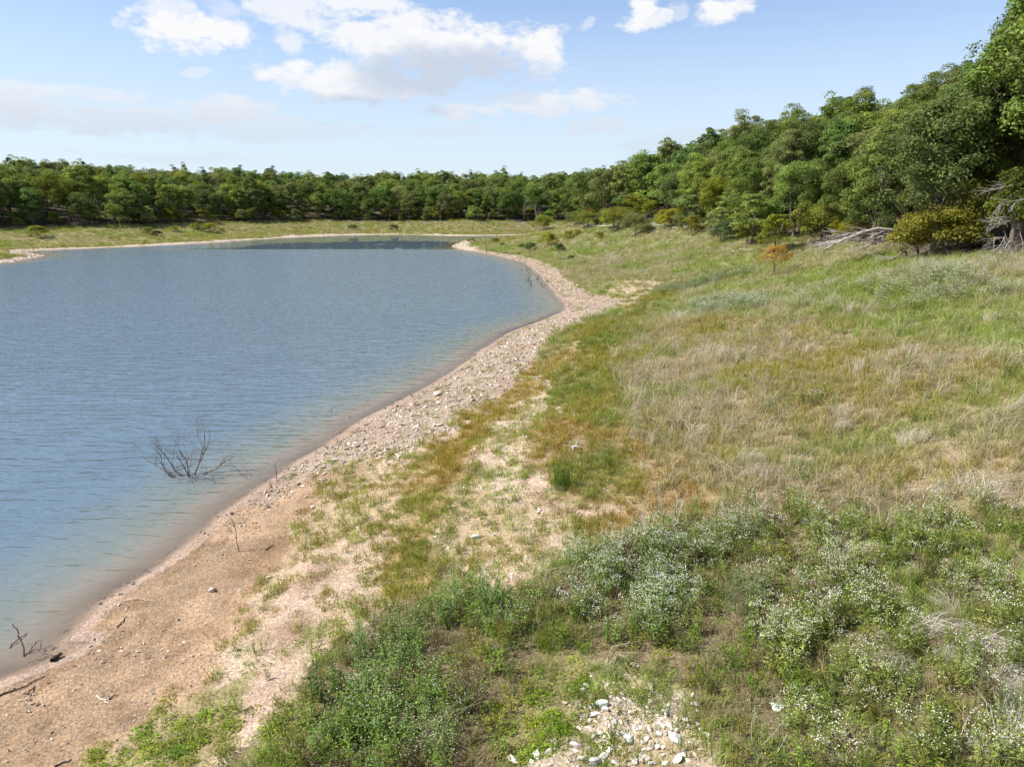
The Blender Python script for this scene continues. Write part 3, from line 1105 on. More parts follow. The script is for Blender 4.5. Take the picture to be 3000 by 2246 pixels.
def stems(rng, soup, heads, n, h, spread, leaf, lw, per, lean=0.3, branch=True, headn=26, headr=0.055, wid=0.004):
    """Upright stems with narrow leaves; flower clusters go to `heads`."""
    for k in range(n):
        az = rng.uniform(0, 6.283)
        b = np.array([math.cos(az), math.sin(az), 0]) * spread * math.sqrt(rng.random())
        hh = h * rng.uniform(0.7, 1.12)
        d = np.array([math.cos(az), math.sin(az), 0]) * lean * rng.random() + rng.normal(size=3) * 0.06
        top = b + d * hh + np.array([0, 0, hh])
        mid = (b + top) / 2 - d * hh * 0.12
        soup.tube([b - np.array([0, 0, 0.05]), mid, top], [wid * 1.4, wid, wid * 0.6], 3, 0.15)
        m = per
        t = np.sort(rng.uniform(0.12, 0.98, m))[:, None]
        c = np.where(t < 0.5, b + (mid - b) * t * 2, mid + (top - mid) * (t - 0.5) * 2)
        a2 = rng.uniform(0, 6.283, m)
        out_ = np.stack([np.cos(a2), np.sin(a2), rng.uniform(-0.35, 0.5, m)], 1)
        ln = leaf * rng.uniform(0.6, 1.25, m) * (1.15 - 0.5 * t[:, 0])
        soup.leaves(c + unit(out_) * ln[:, None] * 0.5, unit(np.stack([-np.cos(a2) * 0.4, -np.sin(a2) * 0.4, np.ones(m)], 1) + rng.normal(size=(m, 3)) * 0.25), ln, lw * rng.uniform(0.7, 1.2, m), rng, None, unit(out_))
        if heads is not None:
            for j in range(rng.integers(2, 4) if branch else 1):
                hd = top + np.array([rng.normal() * 0.075, rng.normal() * 0.075, rng.uniform(-0.09, 0.03)])
                soup.tube([top - (top - mid) * 0.16, hd], [wid * 0.7, wid * 0.4], 3, 0.3)
                e = rng.normal(size=(headn, 3)) * np.array([headr, headr, headr * 0.35]) + hd
                heads.leaves(e, unit(rng.normal(size=(headn, 3)) * 0.6 + np.array([0, 0, 1])), 0.022 * rng.uniform(0.7, 1.3, headn), 0.018, rng)


def join_soups(name, pairs):
    """One mesh of several soups, each with its own material."""
    V = np.concatenate([np.concatenate(s.v) for s, _ in pairs])
    off, Fs, mi = 0, [], []
    for k, (s, _) in enumerate(pairs):
        f = np.concatenate(s.f)
        Fs.append(f + off)
        mi.append(np.full(len(f), k, np.int32))
        off += s.n
    me = mesh_np(name, V, np.concatenate(Fs), None, False, {'rnd': np.concatenate([np.concatenate(s.r) for s, _ in pairs])})
    for _, mt in pairs:
        me.materials.append(mt)
    me.polygons.foreach_set('material_index', np.concatenate(mi))
    return me


m, q, out = material('white_flower')
MAT_FLOWER = m
rnd = attr(q, 'rnd').outputs['Fac']
q.put(out.inputs[0], principled(q, q.mix(rnd, (0.48, 0.49, 0.33), (0.70, 0.70, 0.57)), 0.7, 0.2))

GRASS = [tuft_mesh(400 + i, MAT_GRASS, n=34, h=0.34, spread=0.15, width=0.0055, lean=0.75, curl=0.5) for i in range(5)]
GRASS_LOW = [tuft_mesh(410 + i, MAT_GRASS, n=40, h=0.16, spread=0.19, width=0.0055, lean=1.0, curl=0.6) for i in range(4)]
DRY = [tuft_mesh(420 + i, MAT_GRASS, n=34, h=0.95, spread=0.2, width=0.0042, lean=0.95, curl=0.85, wind=(0.45, -0.2), hvar=0.6) for i in range(5)]
MATTED = [tuft_mesh(425 + i, MAT_PLANT, n=170, h=0.85, spread=0.3, width=0.0032, lean=0.9, curl=1.0, wind=(0.95, -0.35), hvar=0.6) for i in range(3)]
REED = tuft_mesh(430, MAT_PLANT, n=150, h=1.0, spread=0.32, width=0.0075, lean=0.45, curl=0.35)


def cover_mesh(seed, n, rad, h, leaf, mat):
    rng = np.random.default_rng(seed)
    s = Soup()
    a = rng.uniform(0, 6.283, n)
    r = rad * np.sqrt(rng.random(n))
    c = np.stack([r * np.cos(a), r * np.sin(a), h * rng.random(n) * (1.1 - r / rad)], 1)
    s.leaves(c, unit(rng.normal(size=(n, 3)) * 0.5 + np.array([0, 0, 1])), leaf * rng.uniform(0.6, 1.3, n), leaf * 0.5, rng)
    return s.mesh('ground_cover_leaves', mat)


COVER = [cover_mesh(440 + i, 55, 0.17, 0.11, 0.05, MAT_GRASS) for i in range(4)]


def weed_mesh(seed, mat, n=5, h=0.5, leaf=0.10, lw=0.022, per=18, spread=0.12):
    rng = np.random.default_rng(seed)
    s = Soup()
    stems(rng, s, None, n, h, spread, leaf, lw, per)
    return s.mesh('leafy_stems', mat)


WEED = [weed_mesh(450 + i, MAT_GRASS) for i in range(4)]


def boneset(seed, n, h, heads=True, headn=26):
    rng = np.random.default_rng(seed)
    s, f = Soup(), Soup()
    stems(rng, s, f, n, h, 0.16, 0.12, 0.024, 26, 0.3, True, headn)
    return s, f


BON_S, BON_F, BON_BOTH = [], [], []
for i in range(6):
    s_, f_ = boneset(460 + i, 6, 0.95 + 0.06 * (i % 3), True, [7, 10, 4, 13, 5, 1][i])
    BON_S.append(s_.mesh('boneset_stems', MAT_PLANT))
    BON_F.append(f_.mesh('boneset_flowers', MAT_FLOWER))
    BON_BOTH.append(join_soups('boneset_plant', [(s_, MAT_GRASS), (f_, MAT_FLOWER)]))

# ------------------------------------------------------------------ scattering by zone
GRN = (0.19, 0.27, 0.04)
LGRN = (0.275, 0.35, 0.075)
OLV = (0.34, 0.29, 0.07)
RST = (0.42, 0.26, 0.09)
TAN = (0.45, 0.38, 0.24)
BRN = (0.32, 0.25, 0.14)
#           grass, cover, weeds, dry, tint a, tint b, low share
ZP = {
    'wet': (0, 0, 0, 0, OLV, OLV, 1), 'beach': (0.05, 0.02, 0.03, 0, OLV, GRN, 1), 'pinksand': (0.5, 0.4, 0.25, 0, OLV, GRN, 1),
    'gravel': (0.9, 0.1, 0.12, 0, OLV, LGRN, 1), 'pale': (11, 1.6, 2.4, 0, OLV, LGRN, 0.9), 'algae': (5, 26, 0.3, 0, LGRN, OLV, 1),
    'olive': (26, 2, 0.8, 0, (0.36, 0.28, 0.06), (0.40, 0.26, 0.07), 0.9), 'stony': (8, 2.2, 2.6, 0, OLV, LGRN, 0.85), 'rust': (24, 1.0, 0.8, 0.1, RST, OLV, 0.75),
    'green': (24, 1, 1.0, 0.05, (0.23, 0.275, 0.06), OLV, 0.5), 'tan': (25, 0, 0.6, 4.2, TAN, OLV, 0.5), 'meadow': (25, 0, 0.9, 2.6, LGRN, (0.31, 0.33, 0.115), 0.2),
    'weeds': (14, 7, 5, 0.2, LGRN, BRN, 0.5), 'cover': (5, 38, 1.2, 0, LGRN, GRN, 0.8), 'rocks': (8, 9, 2.0, 0, OLV, GRN, 0.9),
    'farmeadow': (22, 0, 0.4, 0.3, LGRN, OLV, 0.1), 'farshore': (0.6, 0, 0, 0, OLV, OLV, 1), 'forest': (0, 0, 0, 0, OLV, OLV, 1),
}
TA = np.array([ZP[n][4] for n in ZN])
TB = np.array([ZP[n][5] for n in ZN])
LOW = np.array([ZP[n][6] for n in ZN])
# rings of distance: nearer ones denser, farther ones fewer and larger tufts
RINGS = [(5, 20, 1.0, 1.0), (20, 34, 0.75, 1.12), (34, 62, 0.42, 1.4), (62, 115, 0.15, 2.0), (115, 175, 0.06, 2.7), (175, 300, 0.035, 3.2)]


def candidates(dmax, seed, only=None, dmin=0.1):
    """Ground points in view with their zone, distance ring scale and acceptance weight."""
    rng = np.random.default_rng(seed)
    out_ = []
    for (r0, r1, dens, s) in RINGS[:only]:
        half = 0.50 * math.pi / 2
        area = half * (r1 * r1 - r0 * r0)
        n = int(area * dmax * dens)
        r = np.sqrt(rng.uniform(r0 * r0, r1 * r1, n))
        a = rng.uniform(-half, half, n)
        x, y = r * np.sin(a), r * np.cos(a)
        d = inland(x, y)
        ok = d > dmin
        x, y, d, r = x[ok], y[ok], d[ok], r[ok]
        ok = d < forest_edge(x, y) + 2
        x, y, d, r = x[ok], y[ok], d[ok], r[ok]
        z = height(x, y, d)
        ok = in_view(x, y, z, 180)
        x, y, d, z, r = x[ok], y[ok], d[ok], z[ok], r[ok]
        out_.append((x, y, z, d, np.full(len(x), s), zones(x + rng.normal(size=len(x)) * 0.02 * r, y + rng.normal(size=len(x)) * 0.02 * r, d, 1.15)))
    return [np.concatenate(k) for k in zip(*out_)]


def zone_tint(x, y, zid, rng, var=0.18):
    f = sstep(0.36, 0.64, fbm(x * 0.22, y * 0.3, 91, 4) * 0.75 + 0.25 * rng.random(len(x)))[:, None]
    t = TA[zid] * f + TB[zid] * (1 - f)
    # drifts of greener and drier ground in the meadow
    dry = (sstep(0.42, 0.64, fbm(x * 0.12 + 3, y * 0.16, 93, 4)) * np.isin(zid, [ZI['meadow'], ZI['weeds'], ZI['farmeadow']]))[:, None]
    t = t * (1 - 0.7 * dry) + np.array(TAN) * 0.7 * dry
    gr = (sstep(0.53, 0.7, fbm(x * 0.18 + 30, y * 0.2, 95, 4)) * np.isin(zid, [ZI['tan'], ZI['rust'], ZI['olive']]))[:, None]
    t = t * (1 - 0.6 * gr) + np.array(LGRN) * 0.6 * gr
    return t * rng.uniform(1 - var, 1 + var, (len(x), 1))


def turns(rng, n, tilt=0.12):
    return np.stack([rng.normal(size=n) * tilt, rng.normal(size=n) * tilt, rng.uniform(0, 6.283, n)], 1)


rng = np.random.default_rng(777)
cx, cy, cz, cd, cs, czn = candidates(26, 1)
gd = np.array([ZP[n][0] for n in ZN])[czn]
clump = sstep(0.25, 0.6, fbm(cx * 1.4, cy * 1.4, 97, 3))
sparse = np.isin(czn, [ZI['pale'], ZI['stony'], ZI['rocks'], ZI['weeds'], ZI['gravel']])
k = rng.random(len(cx)) < gd / 26 * np.where(sparse, 0.25 + 1.2 * clump, 0.75 + 0.35 * clump)
cx, cy, cz, cs, czn = cx[k], cy[k], cz[k], cs[k], czn[k]
low = rng.random(len(cx)) < LOW[czn]
idx = np.where(low, 5 + rng.integers(0, 4, len(cx)), rng.integers(0, 5, len(cx)))
grow_h = 0.75 + 0.7 * fbm(cx * 0.25, cy * 0.25, 99, 3)
size = np.stack([cs * rng.uniform(0.8, 1.2, len(cx)), cs * rng.uniform(0.8, 1.2, len(cx)), cs ** 0.6 * grow_h * rng.uniform(0.7, 1.2, len(cx))], 1)
scatter('meadow_grass', 'short green, olive and tan grass growing over the slope and the far bank', 'grass',
        np.stack([cx, cy, cz], 1), GRASS + GRASS_LOW, idx, turns(rng, len(cx)), size, zone_tint(cx, cy, czn, rng))

# low leafy ground cover and leafy weeds, near ground only
cx, cy, cz, cd, cs, czn = candidates(38, 2, 3)
gd = np.array([ZP[n][1] for n in ZN])[czn]
clump = sstep(0.3, 0.6, fbm(cx * 1.1, cy * 1.1, 197, 3))
k = rng.random(len(cx)) < gd / 38 * (0.2 + 1.2 * clump)
cx, cy, cz, cs, czn = cx[k], cy[k], cz[k], cs[k], czn[k]
tc_ = np.array([(0.21, 0.33, 0.03), (0.29, 0.37, 0.03), (0.17, 0.26, 0.035), (0.27, 0.27, 0.045)])[rng.integers(0, 4, len(cx))] * rng.uniform(0.8, 1.2, (len(cx), 1))
scatter('ground_cover', 'bright green creeping leaves matting the sand and stones', 'ground cover',
        np.stack([cx, cy, cz], 1), COVER, rng.integers(0, 4, len(cx)), turns(rng, len(cx), 0.2), cs * rng.uniform(0.6, 1.35, len(cx)), tc_)
cx, cy, cz, cd, cs, czn = candidates(6, 3, 4)
gd = np.array([ZP[n][2] for n in ZN])[czn]
clump = sstep(0.35, 0.6, fbm(cx * 0.8, cy * 0.8, 297, 3))
k = rng.random(len(cx)) < gd / 6 * (0.3 + 1.1 * clump)
cx, cy, cz, cs, czn = cx[k], cy[k], cz[k], cs[k], czn[k]
small = np.isin(czn, [ZI['pale'], ZI['stony'], ZI['pinksand'], ZI['gravel'], ZI['rocks'], ZI['beach'], ZI['olive'], ZI['rust']])
tc_ = np.array([(0.15, 0.23, 0.035), (0.20, 0.27, 0.045), (0.25, 0.25, 0.05), (0.13, 0.18, 0.04)])[rng.integers(0, 4, len(cx))] * rng.uniform(0.8, 1.2, (len(cx), 1))
scatter('leafy_weeds', 'green leafy weeds sprouting across the shore and meadow', 'weeds',
        np.stack([cx, cy, cz], 1), WEED, rng.integers(0, 4, len(cx)), turns(rng, len(cx), 0.15), cs ** 0.5 * np.where(small, 0.42, 0.95) * rng.uniform(0.6, 1.3, len(cx)), tc_)

# ---- bleached dry grass, bent over by the wind: the largest as things, the rest as one mass
cx, cy, cz, cd, cs, czn = candidates(4.4, 4, 5)
gd = np.array([ZP[n][3] for n in ZN])[czn]
patch = sstep(0.42, 0.66, fbm(cx * 0.28 + 7, cy * 0.28, 397, 3))
k = (rng.random(len(cx)) < gd / 4.4 * (0.08 + 1.8 * patch))
cx, cy, cz, cs, czn = cx[k], cy[k], cz[k], cs[k], czn[k]
extra = np.array([gpd(*p)[:3] for p in [(2050, 1405), (2110, 1395), (2140, 1480), (2190, 1500), (2060, 1330), (1990, 1360), (2200, 1600), (2120, 1610), (1930, 1420), (2170, 1560), (2080, 1460),
                                        (2020, 1060), (2090, 1050), (2130, 1070), (1980, 950), (1960, 960), (1830, 900), (1800, 930), (1600, 990), (1615, 1000), (1580, 735), (1560, 745), (1640, 700), (2140, 690), (2200, 860), (2195, 880), (1540, 830), (1760, 860)]])
cx, cy, cz = np.concatenate([cx, extra[:, 0]]), np.concatenate([cy, extra[:, 1]]), np.concatenate([cz, extra[:, 2]])
cs = np.concatenate([cs, np.full(len(extra), 1.0)])
near = np.argsort(np.hypot(cx, cy))
first = np.zeros(len(cx), bool)
first[near[:150]] = True
first[-len(extra):] = True
vi = rng.integers(0, 5, len(cx))
sz = np.stack([cs ** 0.6 * rng.uniform(0.7, 1.25, len(cx))] * 2 + [cs ** 0.5 * rng.uniform(0.5, 0.95, len(cx))], 1)
rz = rng.normal(size=len(cx)) * 1.1
tcol = np.array([(0.58, 0.50, 0.41), (0.50, 0.42, 0.32), (0.64, 0.56, 0.47), (0.43, 0.35, 0.23)])[rng.integers(0, 4, len(cx))] * rng.uniform(0.8, 1.08, (len(cx), 1))
tcol[-len(extra):] = (0.62, 0.56, 0.50)
DRY_THING = []
for d_ in DRY:
    c2 = d_.copy()
    c2.materials.clear()
    c2.materials.append(MAT_PLANT)
    DRY_THING.append(c2)
for i in np.where(first)[0]:
    lowp = czn[i] == ZI['weeds'] if i < len(czn) else cy[i] < 15
    hue = 'pale bleached' if tcol[i][0] > 0.46 else 'straw brown'
    bulk = 'large' if sz[i][0] > 1.1 else 'small'
    o = link('dry_grass_tuft', MATTED[vi[i] % 3] if i >= len(czn) else DRY_THING[vi[i]], None, (cx[i], cy[i], cz[i] - 0.02), (0, 0, rz[i]), tuple(float(v) for v in sz[i]))
    o.color = (*[float(v) for v in tcol[i]], 1)
    if lowp:
        tag(o, '%s %s dry grass tuft bent over among white-flowered weeds' % (bulk, hue), 'dry grass', 'dry grass tufts among the weeds')
    else:
        tag(o, '%s %s dry grass tuft leaning on the tan meadow slope' % (bulk, hue), 'dry grass', 'dry grass tufts on the meadow')
k = ~first
scatter('dry_grass', 'bleached dry grass bent over across the upper meadow', 'dry grass',
        np.stack([cx, cy, cz], 1)[k], DRY, vi[k], np.stack([np.zeros(k.sum()), np.zeros(k.sum()), rz[k]], 1), sz[k], tcol[k])

# ---- white-flowered boneset
BON_AREAS = [   # polygon, plants per square metre, green tint, height, which kinds
    ([(640, 1700), (690, 1500), (760, 1410), (850, 1340), (960, 1300), (1110, 1300), (1190, 1400), (1140, 1480), (1020, 1520), (1000, 1700)], 8.5, (0.175, 0.265, 0.055), 0.76, (2, 5, 2, 5)),
    ([(1200, 1290), (1250, 1220), (1340, 1200), (1450, 1150), (1490, 1240), (1480, 1340), (1400, 1400), (1280, 1390), (1210, 1340)], 9.0, (0.18, 0.25, 0.065), 0.86, (1, 0, 2, 3)),
    ([(1450, 1150), (1620, 1110), (1800, 1115), (1850, 1200), (1700, 1250), (1500, 1240)], 7.0, (0.20, 0.265, 0.065), 0.82, (1, 0, 2)),
    ([(1500, 1250), (1850, 1200), (2300, 1150), (2400, 1500), (2300, 1700), (1750, 1660), (1600, 1500)], 3.8, (0.22, 0.265, 0.065), 0.85, (0, 2, 0, 1)),
    ([(1280, 1400), (1500, 1330), (1650, 1450), (1600, 1560), (1480, 1460)], 3.0, (0.22, 0.235, 0.08), 0.6, (2, 5)),
    ([(1850, 1130), (2300, 1080), (2300, 1200), (1900, 1210)], 3.2, (0.22, 0.27, 0.065), 0.9, (0, 1, 2)),
    ([(1480, 668), (1560, 646), (1655, 648), (1660, 668), (1560, 680), (1490, 684)], 5.5, (0.20, 0.275, 0.06), 0.95, (1, 3)),
    ([(1400, 636), (1480, 614), (1560, 598), (1625, 588), (1625, 600), (1520, 622), (1420, 642)], 4.0, (0.17, 0.24, 0.055), 0.9, (1, 2, 5)),
    ([(1700, 640), (1800, 620), (1830, 650), (1800, 690), (1710, 680)], 1.6, (0.24, 0.30, 0.06), 0.85, (1, 3)),
    ([(1850, 625), (2000, 590), (2130, 610), (2212, 640), (2050, 680), (1900, 680)], 2.6, (0.25, 0.30, 0.07), 0.9, (1, 3)),
    ([(1900, 600), (2300, 560), (2300, 640), (1950, 660)], 0.8, (0.26, 0.285, 0.10), 0.8, (1, 3)),
    ([(1600, 850), (1760, 830), (1800, 900), (1640, 900)], 0.9, (0.14, 0.19, 0.06), 0.7, (0, 2)),
]
bp = []
for ai, (area, dens, tint_, hh, kinds) in enumerate(BON_AREAS):
    poly = np.array(gpoly(area))
    (x0, y0), (x1, y1) = poly.min(0), poly.max(0)
    n = int((x1 - x0) * (y1 - y0) * dens * 1.25)
    x, y = rng.uniform(x0, x1, n), rng.uniform(y0, y1, n)
    jx = x + (fbm(x * 1.3, y * 1.3, 501, 3) - 0.5) * 1.8
    jy = y + (fbm(x * 1.3, y * 1.3, 503, 3) - 0.5) * 1.8
    ok = inpoly(jx, jy, [tuple(p) for p in poly]) & (fbm(x * 0.9, y * 0.9, 505, 3) > 0.40)
    x, y = x[ok], y[ok]
    z = height(x, y)
    for a_, b_, c_ in zip(x, y, z):
        t = np.array(tint_) * rng.uniform(0.8, 1.25)
        if rng.random() < 0.12:
            t = np.array((0.17, 0.12, 0.065))
        bp.append((a_, b_, c_, hh * rng.uniform(0.72, 1.2), kinds[rng.integers(len(kinds))], *t, ai))
bp = np.array(bp)
bp = bp[in_view(bp[:, 0], bp[:, 1], bp[:, 2], 120)]
bp = bp[np.argsort(np.hypot(bp[:, 0], bp[:, 1]))]
print('boneset plants', len(bp))
NTH = 280
# spread the single plants over both stands: the nearest of each
for i in range(min(NTH, len(bp))):
    x, y, z, s, kd, r_, g_, b_, ai = bp[i]
    kd = int(kd)
    look = 'leafy weed with few small white flowers' if kd in (2, 5) else ('weed thick with white flower heads' if kd in (1, 3) else 'weed with loose white flower heads')
    if r_ < 0.175 and g_ < 0.125:
        look = 'withered ' + look
    elif s > 1.02:
        look = 'tall ' + look
    elif s < 0.75:
        look = 'low ' + look
    where = ['in the dark stand beside the sand', 'in the whitest stand by the bare shrub', 'below the tan meadow', 'on the slope beside the rocky patch', 'just above the rocky patch', 'at the dry grass edge'][min(int(ai), 5)]
    lab, grp = look + ' ' + where, 'white-flowered weeds ' + where
    root = thing('boneset_plant', lab, 'wildflower', (x, y, z), (rng.normal() * 0.08, rng.normal() * 0.08, rng.uniform(0, 6.28)), (s * 1.1, s * 1.1, s), grp)
    o = link('stem', BON_S[kd], root)
    o.color = (r_, g_, b_, 1)
    link('flower_head', BON_F[kd], root)['kind'] = 'stuff'
b2 = bp[NTH:]
scatter('white_wildflowers', 'white-flowered weeds massed across the slope', 'wildflowers', b2[:, :3], BON_BOTH, b2[:, 4].astype(int),
        turns(rng, len(b2), 0.1), np.stack([b2[:, 3] * 1.15, b2[:, 3] * 1.15, b2[:, 3]], 1), b2[:, 5:8])

# ------------------------------------------------------------------ stones


def stone_mesh(seed, mat, flat=0.6, n=13, size=0.5):
    rng = np.random.default_rng(seed)
    p = unit(rng.normal(size=(n, 3))) * rng.uniform(0.75, 1.1, (n, 1)) * np.array([1, rng.uniform(0.6, 0.95), flat]) * size
    bm = bmesh.new()
    for v in p:
        bm.verts.new(v)
    res = bmesh.ops.convex_hull(bm, input=bm.verts)
    bmesh.ops.delete(bm, geom=[g_ for g_ in res['geom_interior'] if isinstance(g_, bmesh.types.BMVert)], context='VERTS')
    bmesh.ops.bevel(bm, geom=list(bm.edges), offset=0.06 * size, segments=1, affect='EDGES')
    me = bpy.data.meshes.new('stone')
    bm.to_mesh(me)
    bm.free()
    me.materials.append(mat)
    return me


def stone_material(name, instanced):
    m, q, out = material(name)
    base = attr(q, 'tint', 'INSTANCER').outputs['Color'] if instanced else q.new('ShaderNodeObjectInfo').outputs['Color']
    pos = q.new('ShaderNodeNewGeometry').outputs['Position']
    n1 = q.noise(pos, 7.0, 5, 0.65)
    c = q.mix(1.0, base, q.remap(n1, 0.3, 0.7, 0.78, 1.15), 'MULTIPLY')
    c = q.mix(q.remap(q.noise(pos, 3.1, 4, 0.6), 0.55, 0.75, 0, 0.5), c, q.mix(1.0, c, (0.85, 0.70, 0.55), 'MULTIPLY'))
    q.put(out.inputs[0], principled(q, c, 0.9, 0.25, bump(q, n1, 0.5, 0.03)))
    return m


MAT_STONE = stone_material('limestone', False)
MAT_STONE_I = stone_material('gravel_stone', True)
STONE = [stone_mesh(600 + i, MAT_STONE, [0.45, 0.6, 0.75][i % 3]) for i in range(9)]
PEB = [stone_mesh(620 + i, MAT_STONE_I, [0.4, 0.55, 0.7][i % 3], 10) for i in range(8)]
#            stones per square metre, smallest, largest, palette
WHITE = np.array([(0.62, 0.55, 0.47), (0.70, 0.65, 0.58), (0.56, 0.46, 0.37)])
PINK = np.array([(0.50, 0.40, 0.30), (0.58, 0.49, 0.39), (0.65, 0.58, 0.48), (0.38, 0.28, 0.20), (0.54, 0.44, 0.33)])
SP = {'gravel': (85, 0.06, 0.27, PINK), 'beach': (40, 0.03, 0.11, PINK * 0.95), 'wet': (16, 0.03, 0.16, PINK * 0.7), 'pale': (13, 0.02, 0.09, WHITE), 'pinksand': (4, 0.015, 0.05, WHITE), 'stony': (30, 0.035, 0.17, WHITE),
      'rocks': (75, 0.04, 0.24, WHITE * 1.08), 'olive': (4, 0.03, 0.10, WHITE), 'rust': (2, 0.03, 0.11, WHITE), 'algae': (5, 0.02, 0.06, PINK), 'farshore': (40, 0.10, 0.4, WHITE), 'weeds': (3, 0.03, 0.12, WHITE), 'green': (1, 0.04, 0.14, WHITE)}
SD = np.array([SP.get(n, (0,))[0] for n in ZN])
cx, cy, cz, cd, cs, czn = candidates(85, 5, None, -0.9)
band_ = np.where(czn == ZI['beach'], 0.25 + 1.6 * sstep(0.45, 0.7, fbm(cx * 0.7, cy * 0.7, 701, 3)), 0.35 + 0.9 * sstep(0.3, 0.65, fbm(cx * 0.9, cy * 0.9, 703, 3)))
k = rng.random(len(cx)) < SD[czn] / 85 * band_ * np.where(czn == ZI['beach'], 1 + 0.8 * sstep(15, 24, cy), 1)
cx, cy, cz, cs, czn, cd = cx[k], cy[k], cz[k], cs[k], czn[k], cd[k]
n = len(cx)
lo_ = np.array([SP.get(z_, (0, .1, .1))[1] for z_ in ZN])[czn]
hi_ = np.array([SP.get(z_, (0, .1, .1))[2] for z_ in ZN])[czn]
ssz = lo_ + (hi_ - lo_) * rng.random(n) ** 3.0
ssz *= np.minimum(cs, 1.6) ** 0.7
ssz *= np.where(czn == ZI['beach'], 1 + 0.9 * sstep(16, 25, cy), 1)
tint = np.zeros((n, 3))
for z_, (_, _, _, pal) in SP.items():
    mk = czn == ZI[z_]
    tint[mk] = pal[rng.integers(0, len(pal), mk.sum())]
tint *= rng.uniform(0.75, 1.15, (n, 1))
wetk = np.clip(1 - cd / 0.7, 0, 1)[:, None]
tint = tint * (1 - 0.55 * wetk)
sz3 = np.stack([ssz * rng.uniform(0.8, 1.4, n), ssz * rng.uniform(0.8, 1.2, n), ssz * rng.uniform(0.6, 1.0, n)], 1)
print('stones', n)
scatter('gravel', 'pinkish and pale gravel and pebbles along the shore', 'gravel', np.stack([cx, cy, cz + ssz * 0.08], 1), PEB, rng.integers(0, 8, n), turns(rng, n, 0.35), sz3, tint)
# ------------------------------------------------------------------ single rocks


def px_per_m(p):
    return FOC / math.dist(p, (0, 0, CAMZ))


def rock_at(px, py, wpx, label, group=None, color=(0.66, 0.62, 0.56), flat=1.0, name='limestone_rock'):
    p = gp(px, py)
    w_ = wpx / px_per_m(p)
    i = int(RNG.integers(len(STONE)))
    o = link(name, STONE[i], None, (p[0], p[1], p[2] + 0.12 * w_), (RNG.normal() * 0.2, RNG.normal() * 0.2, RNG.uniform(0, 6.28)), (w_ * RNG.uniform(0.9, 1.1), w_ * RNG.uniform(0.75, 1.05), w_ * RNG.uniform(0.7, 1.0) * flat))
    o.color = (*[c_ * RNG.uniform(0.95, 1.05) for c_ in color], 1)
    return tag(o, label, 'rock', group)


def zoomed(zx, zy):
    return 1500 + zx * 0.3617, 1900 + zy * 0.3617


WROCK = [(645, 410, 90), (630, 475, 60), (670, 535, 70), (770, 505, 70), (860, 420, 55), (800, 395, 45), (965, 520, 60), (190, 875, 100), (155, 915, 50),
         (850, 925, 70), (1000, 920, 70), (1120, 935, 65), (1115, 655, 60), (1225, 635, 45), (1330, 660, 45), (770, 850, 60), (1050, 885, 50), (1190, 690, 45), (575, 340, 60), (600, 300, 50),
         (1000, 640, 50), (820, 600, 55), (1400, 580, 60), (1240, 510, 55), (1530, 660, 45), (515, 830, 40), (1570, 700, 50), (980, 1010, 80), (1230, 1040, 90), (560, 900, 60), (1450, 760, 50), (720, 690, 50), (880, 800, 40), (1060, 760, 45)]
for zx, zy, w_ in WROCK:
    rock_at(*zoomed(zx, zy), w_ * 0.44, 'small white limestone rock in the rocky patch between the weeds', 'white rocks of the rocky patch')
rock_at(*zoomed(735, 460), 58, 'largest angular white rock at the upper end of the rocky patch', None, (0.68, 0.66, 0.62))
rock_at(*zoomed(945, 745), 44, 'broad flat white rock in the middle of the rocky patch', None, (0.72, 0.70, 0.66), 0.7)
rock_at(*zoomed(1310, 725), 56, 'big flat cream rock on the weedy side of the rocky patch', None, (0.68, 0.62, 0.55), 0.6)
rock_at(*zoomed(520, 790), 44, 'slab-shaped grey rock at the leafy edge of the rocky patch', None, (0.56, 0.53, 0.50), 0.7)
rock_at(*zoomed(660, 925), 48, 'grey-white block of rock low in the rocky patch', None, (0.60, 0.57, 0.54))
rock_at(*zoomed(1350, 910), 46, 'crumbling pinkish white rock low in the rocky patch', None, (0.66, 0.57, 0.49), 0.7)
rock_at(*zoomed(1470, 450), 26, 'round pinkish grey rock alone above the rocky patch', None, (0.52, 0.46, 0.43))
rock_at(*zoomed(2150, 485), 46, 'bright white rock half hidden in green grass and weeds', None, (0.74, 0.73, 0.71))
rock_at(1395, 1576, 34, 'lone white boulder on the pale stony flat', None, (0.74, 0.70, 0.64))
rock_at(2275, 1520, 50, 'large white rock behind the flowering weeds below the tan meadow', None, (0.76, 0.73, 0.68))
rock_at(1052, 1552, 30, 'flat grey slab on the pale sand beside low weeds', None, (0.55, 0.49, 0.43), 0.5)
rock_at(1158, 1682, 24, 'pinkish flat stone among sparse weeds on pale sand', None, (0.60, 0.49, 0.40), 0.7)
rock_at(625, 1732, 30, 'angular pale stone in the middle of the brown beach', None, (0.54, 0.46, 0.39))
rock_at(676, 1506, 22, 'dark blocky stone by the water edge of the brown beach', None, (0.34, 0.26, 0.20))
rock_at(786, 1692, 22, 'flat pale stone on the upper brown beach', None, (0.58, 0.49, 0.40), 0.6)
rock_at(350, 1772, 16, 'white stone beside the bleached forked stick', None, (0.74, 0.69, 0.62), 0.7)
rock_at(1896, 1565, 26, 'white rock beside the bare grey shrub', None, (0.70, 0.65, 0.58), 0.6)
rock_at(1284, 1155, 44, 'broad flat pink slab set in the gravel band', None, (0.60, 0.46, 0.40), 0.35)
for (a, b, w_) in [(750, 1530, 17), (915, 1485, 20), (888, 1425, 17), (900, 1455, 18), (523, 1815, 14), (675, 1560, 10), (700, 1730, 14), (540, 1880, 12), (868, 1825, 14), (290, 1905, 12), (730, 1640, 12)]:
    rock_at(a, b, w_, 'small pale stone lying on the brown beach', 'pale stones on the brown beach', (0.55, 0.46, 0.38), 0.7)
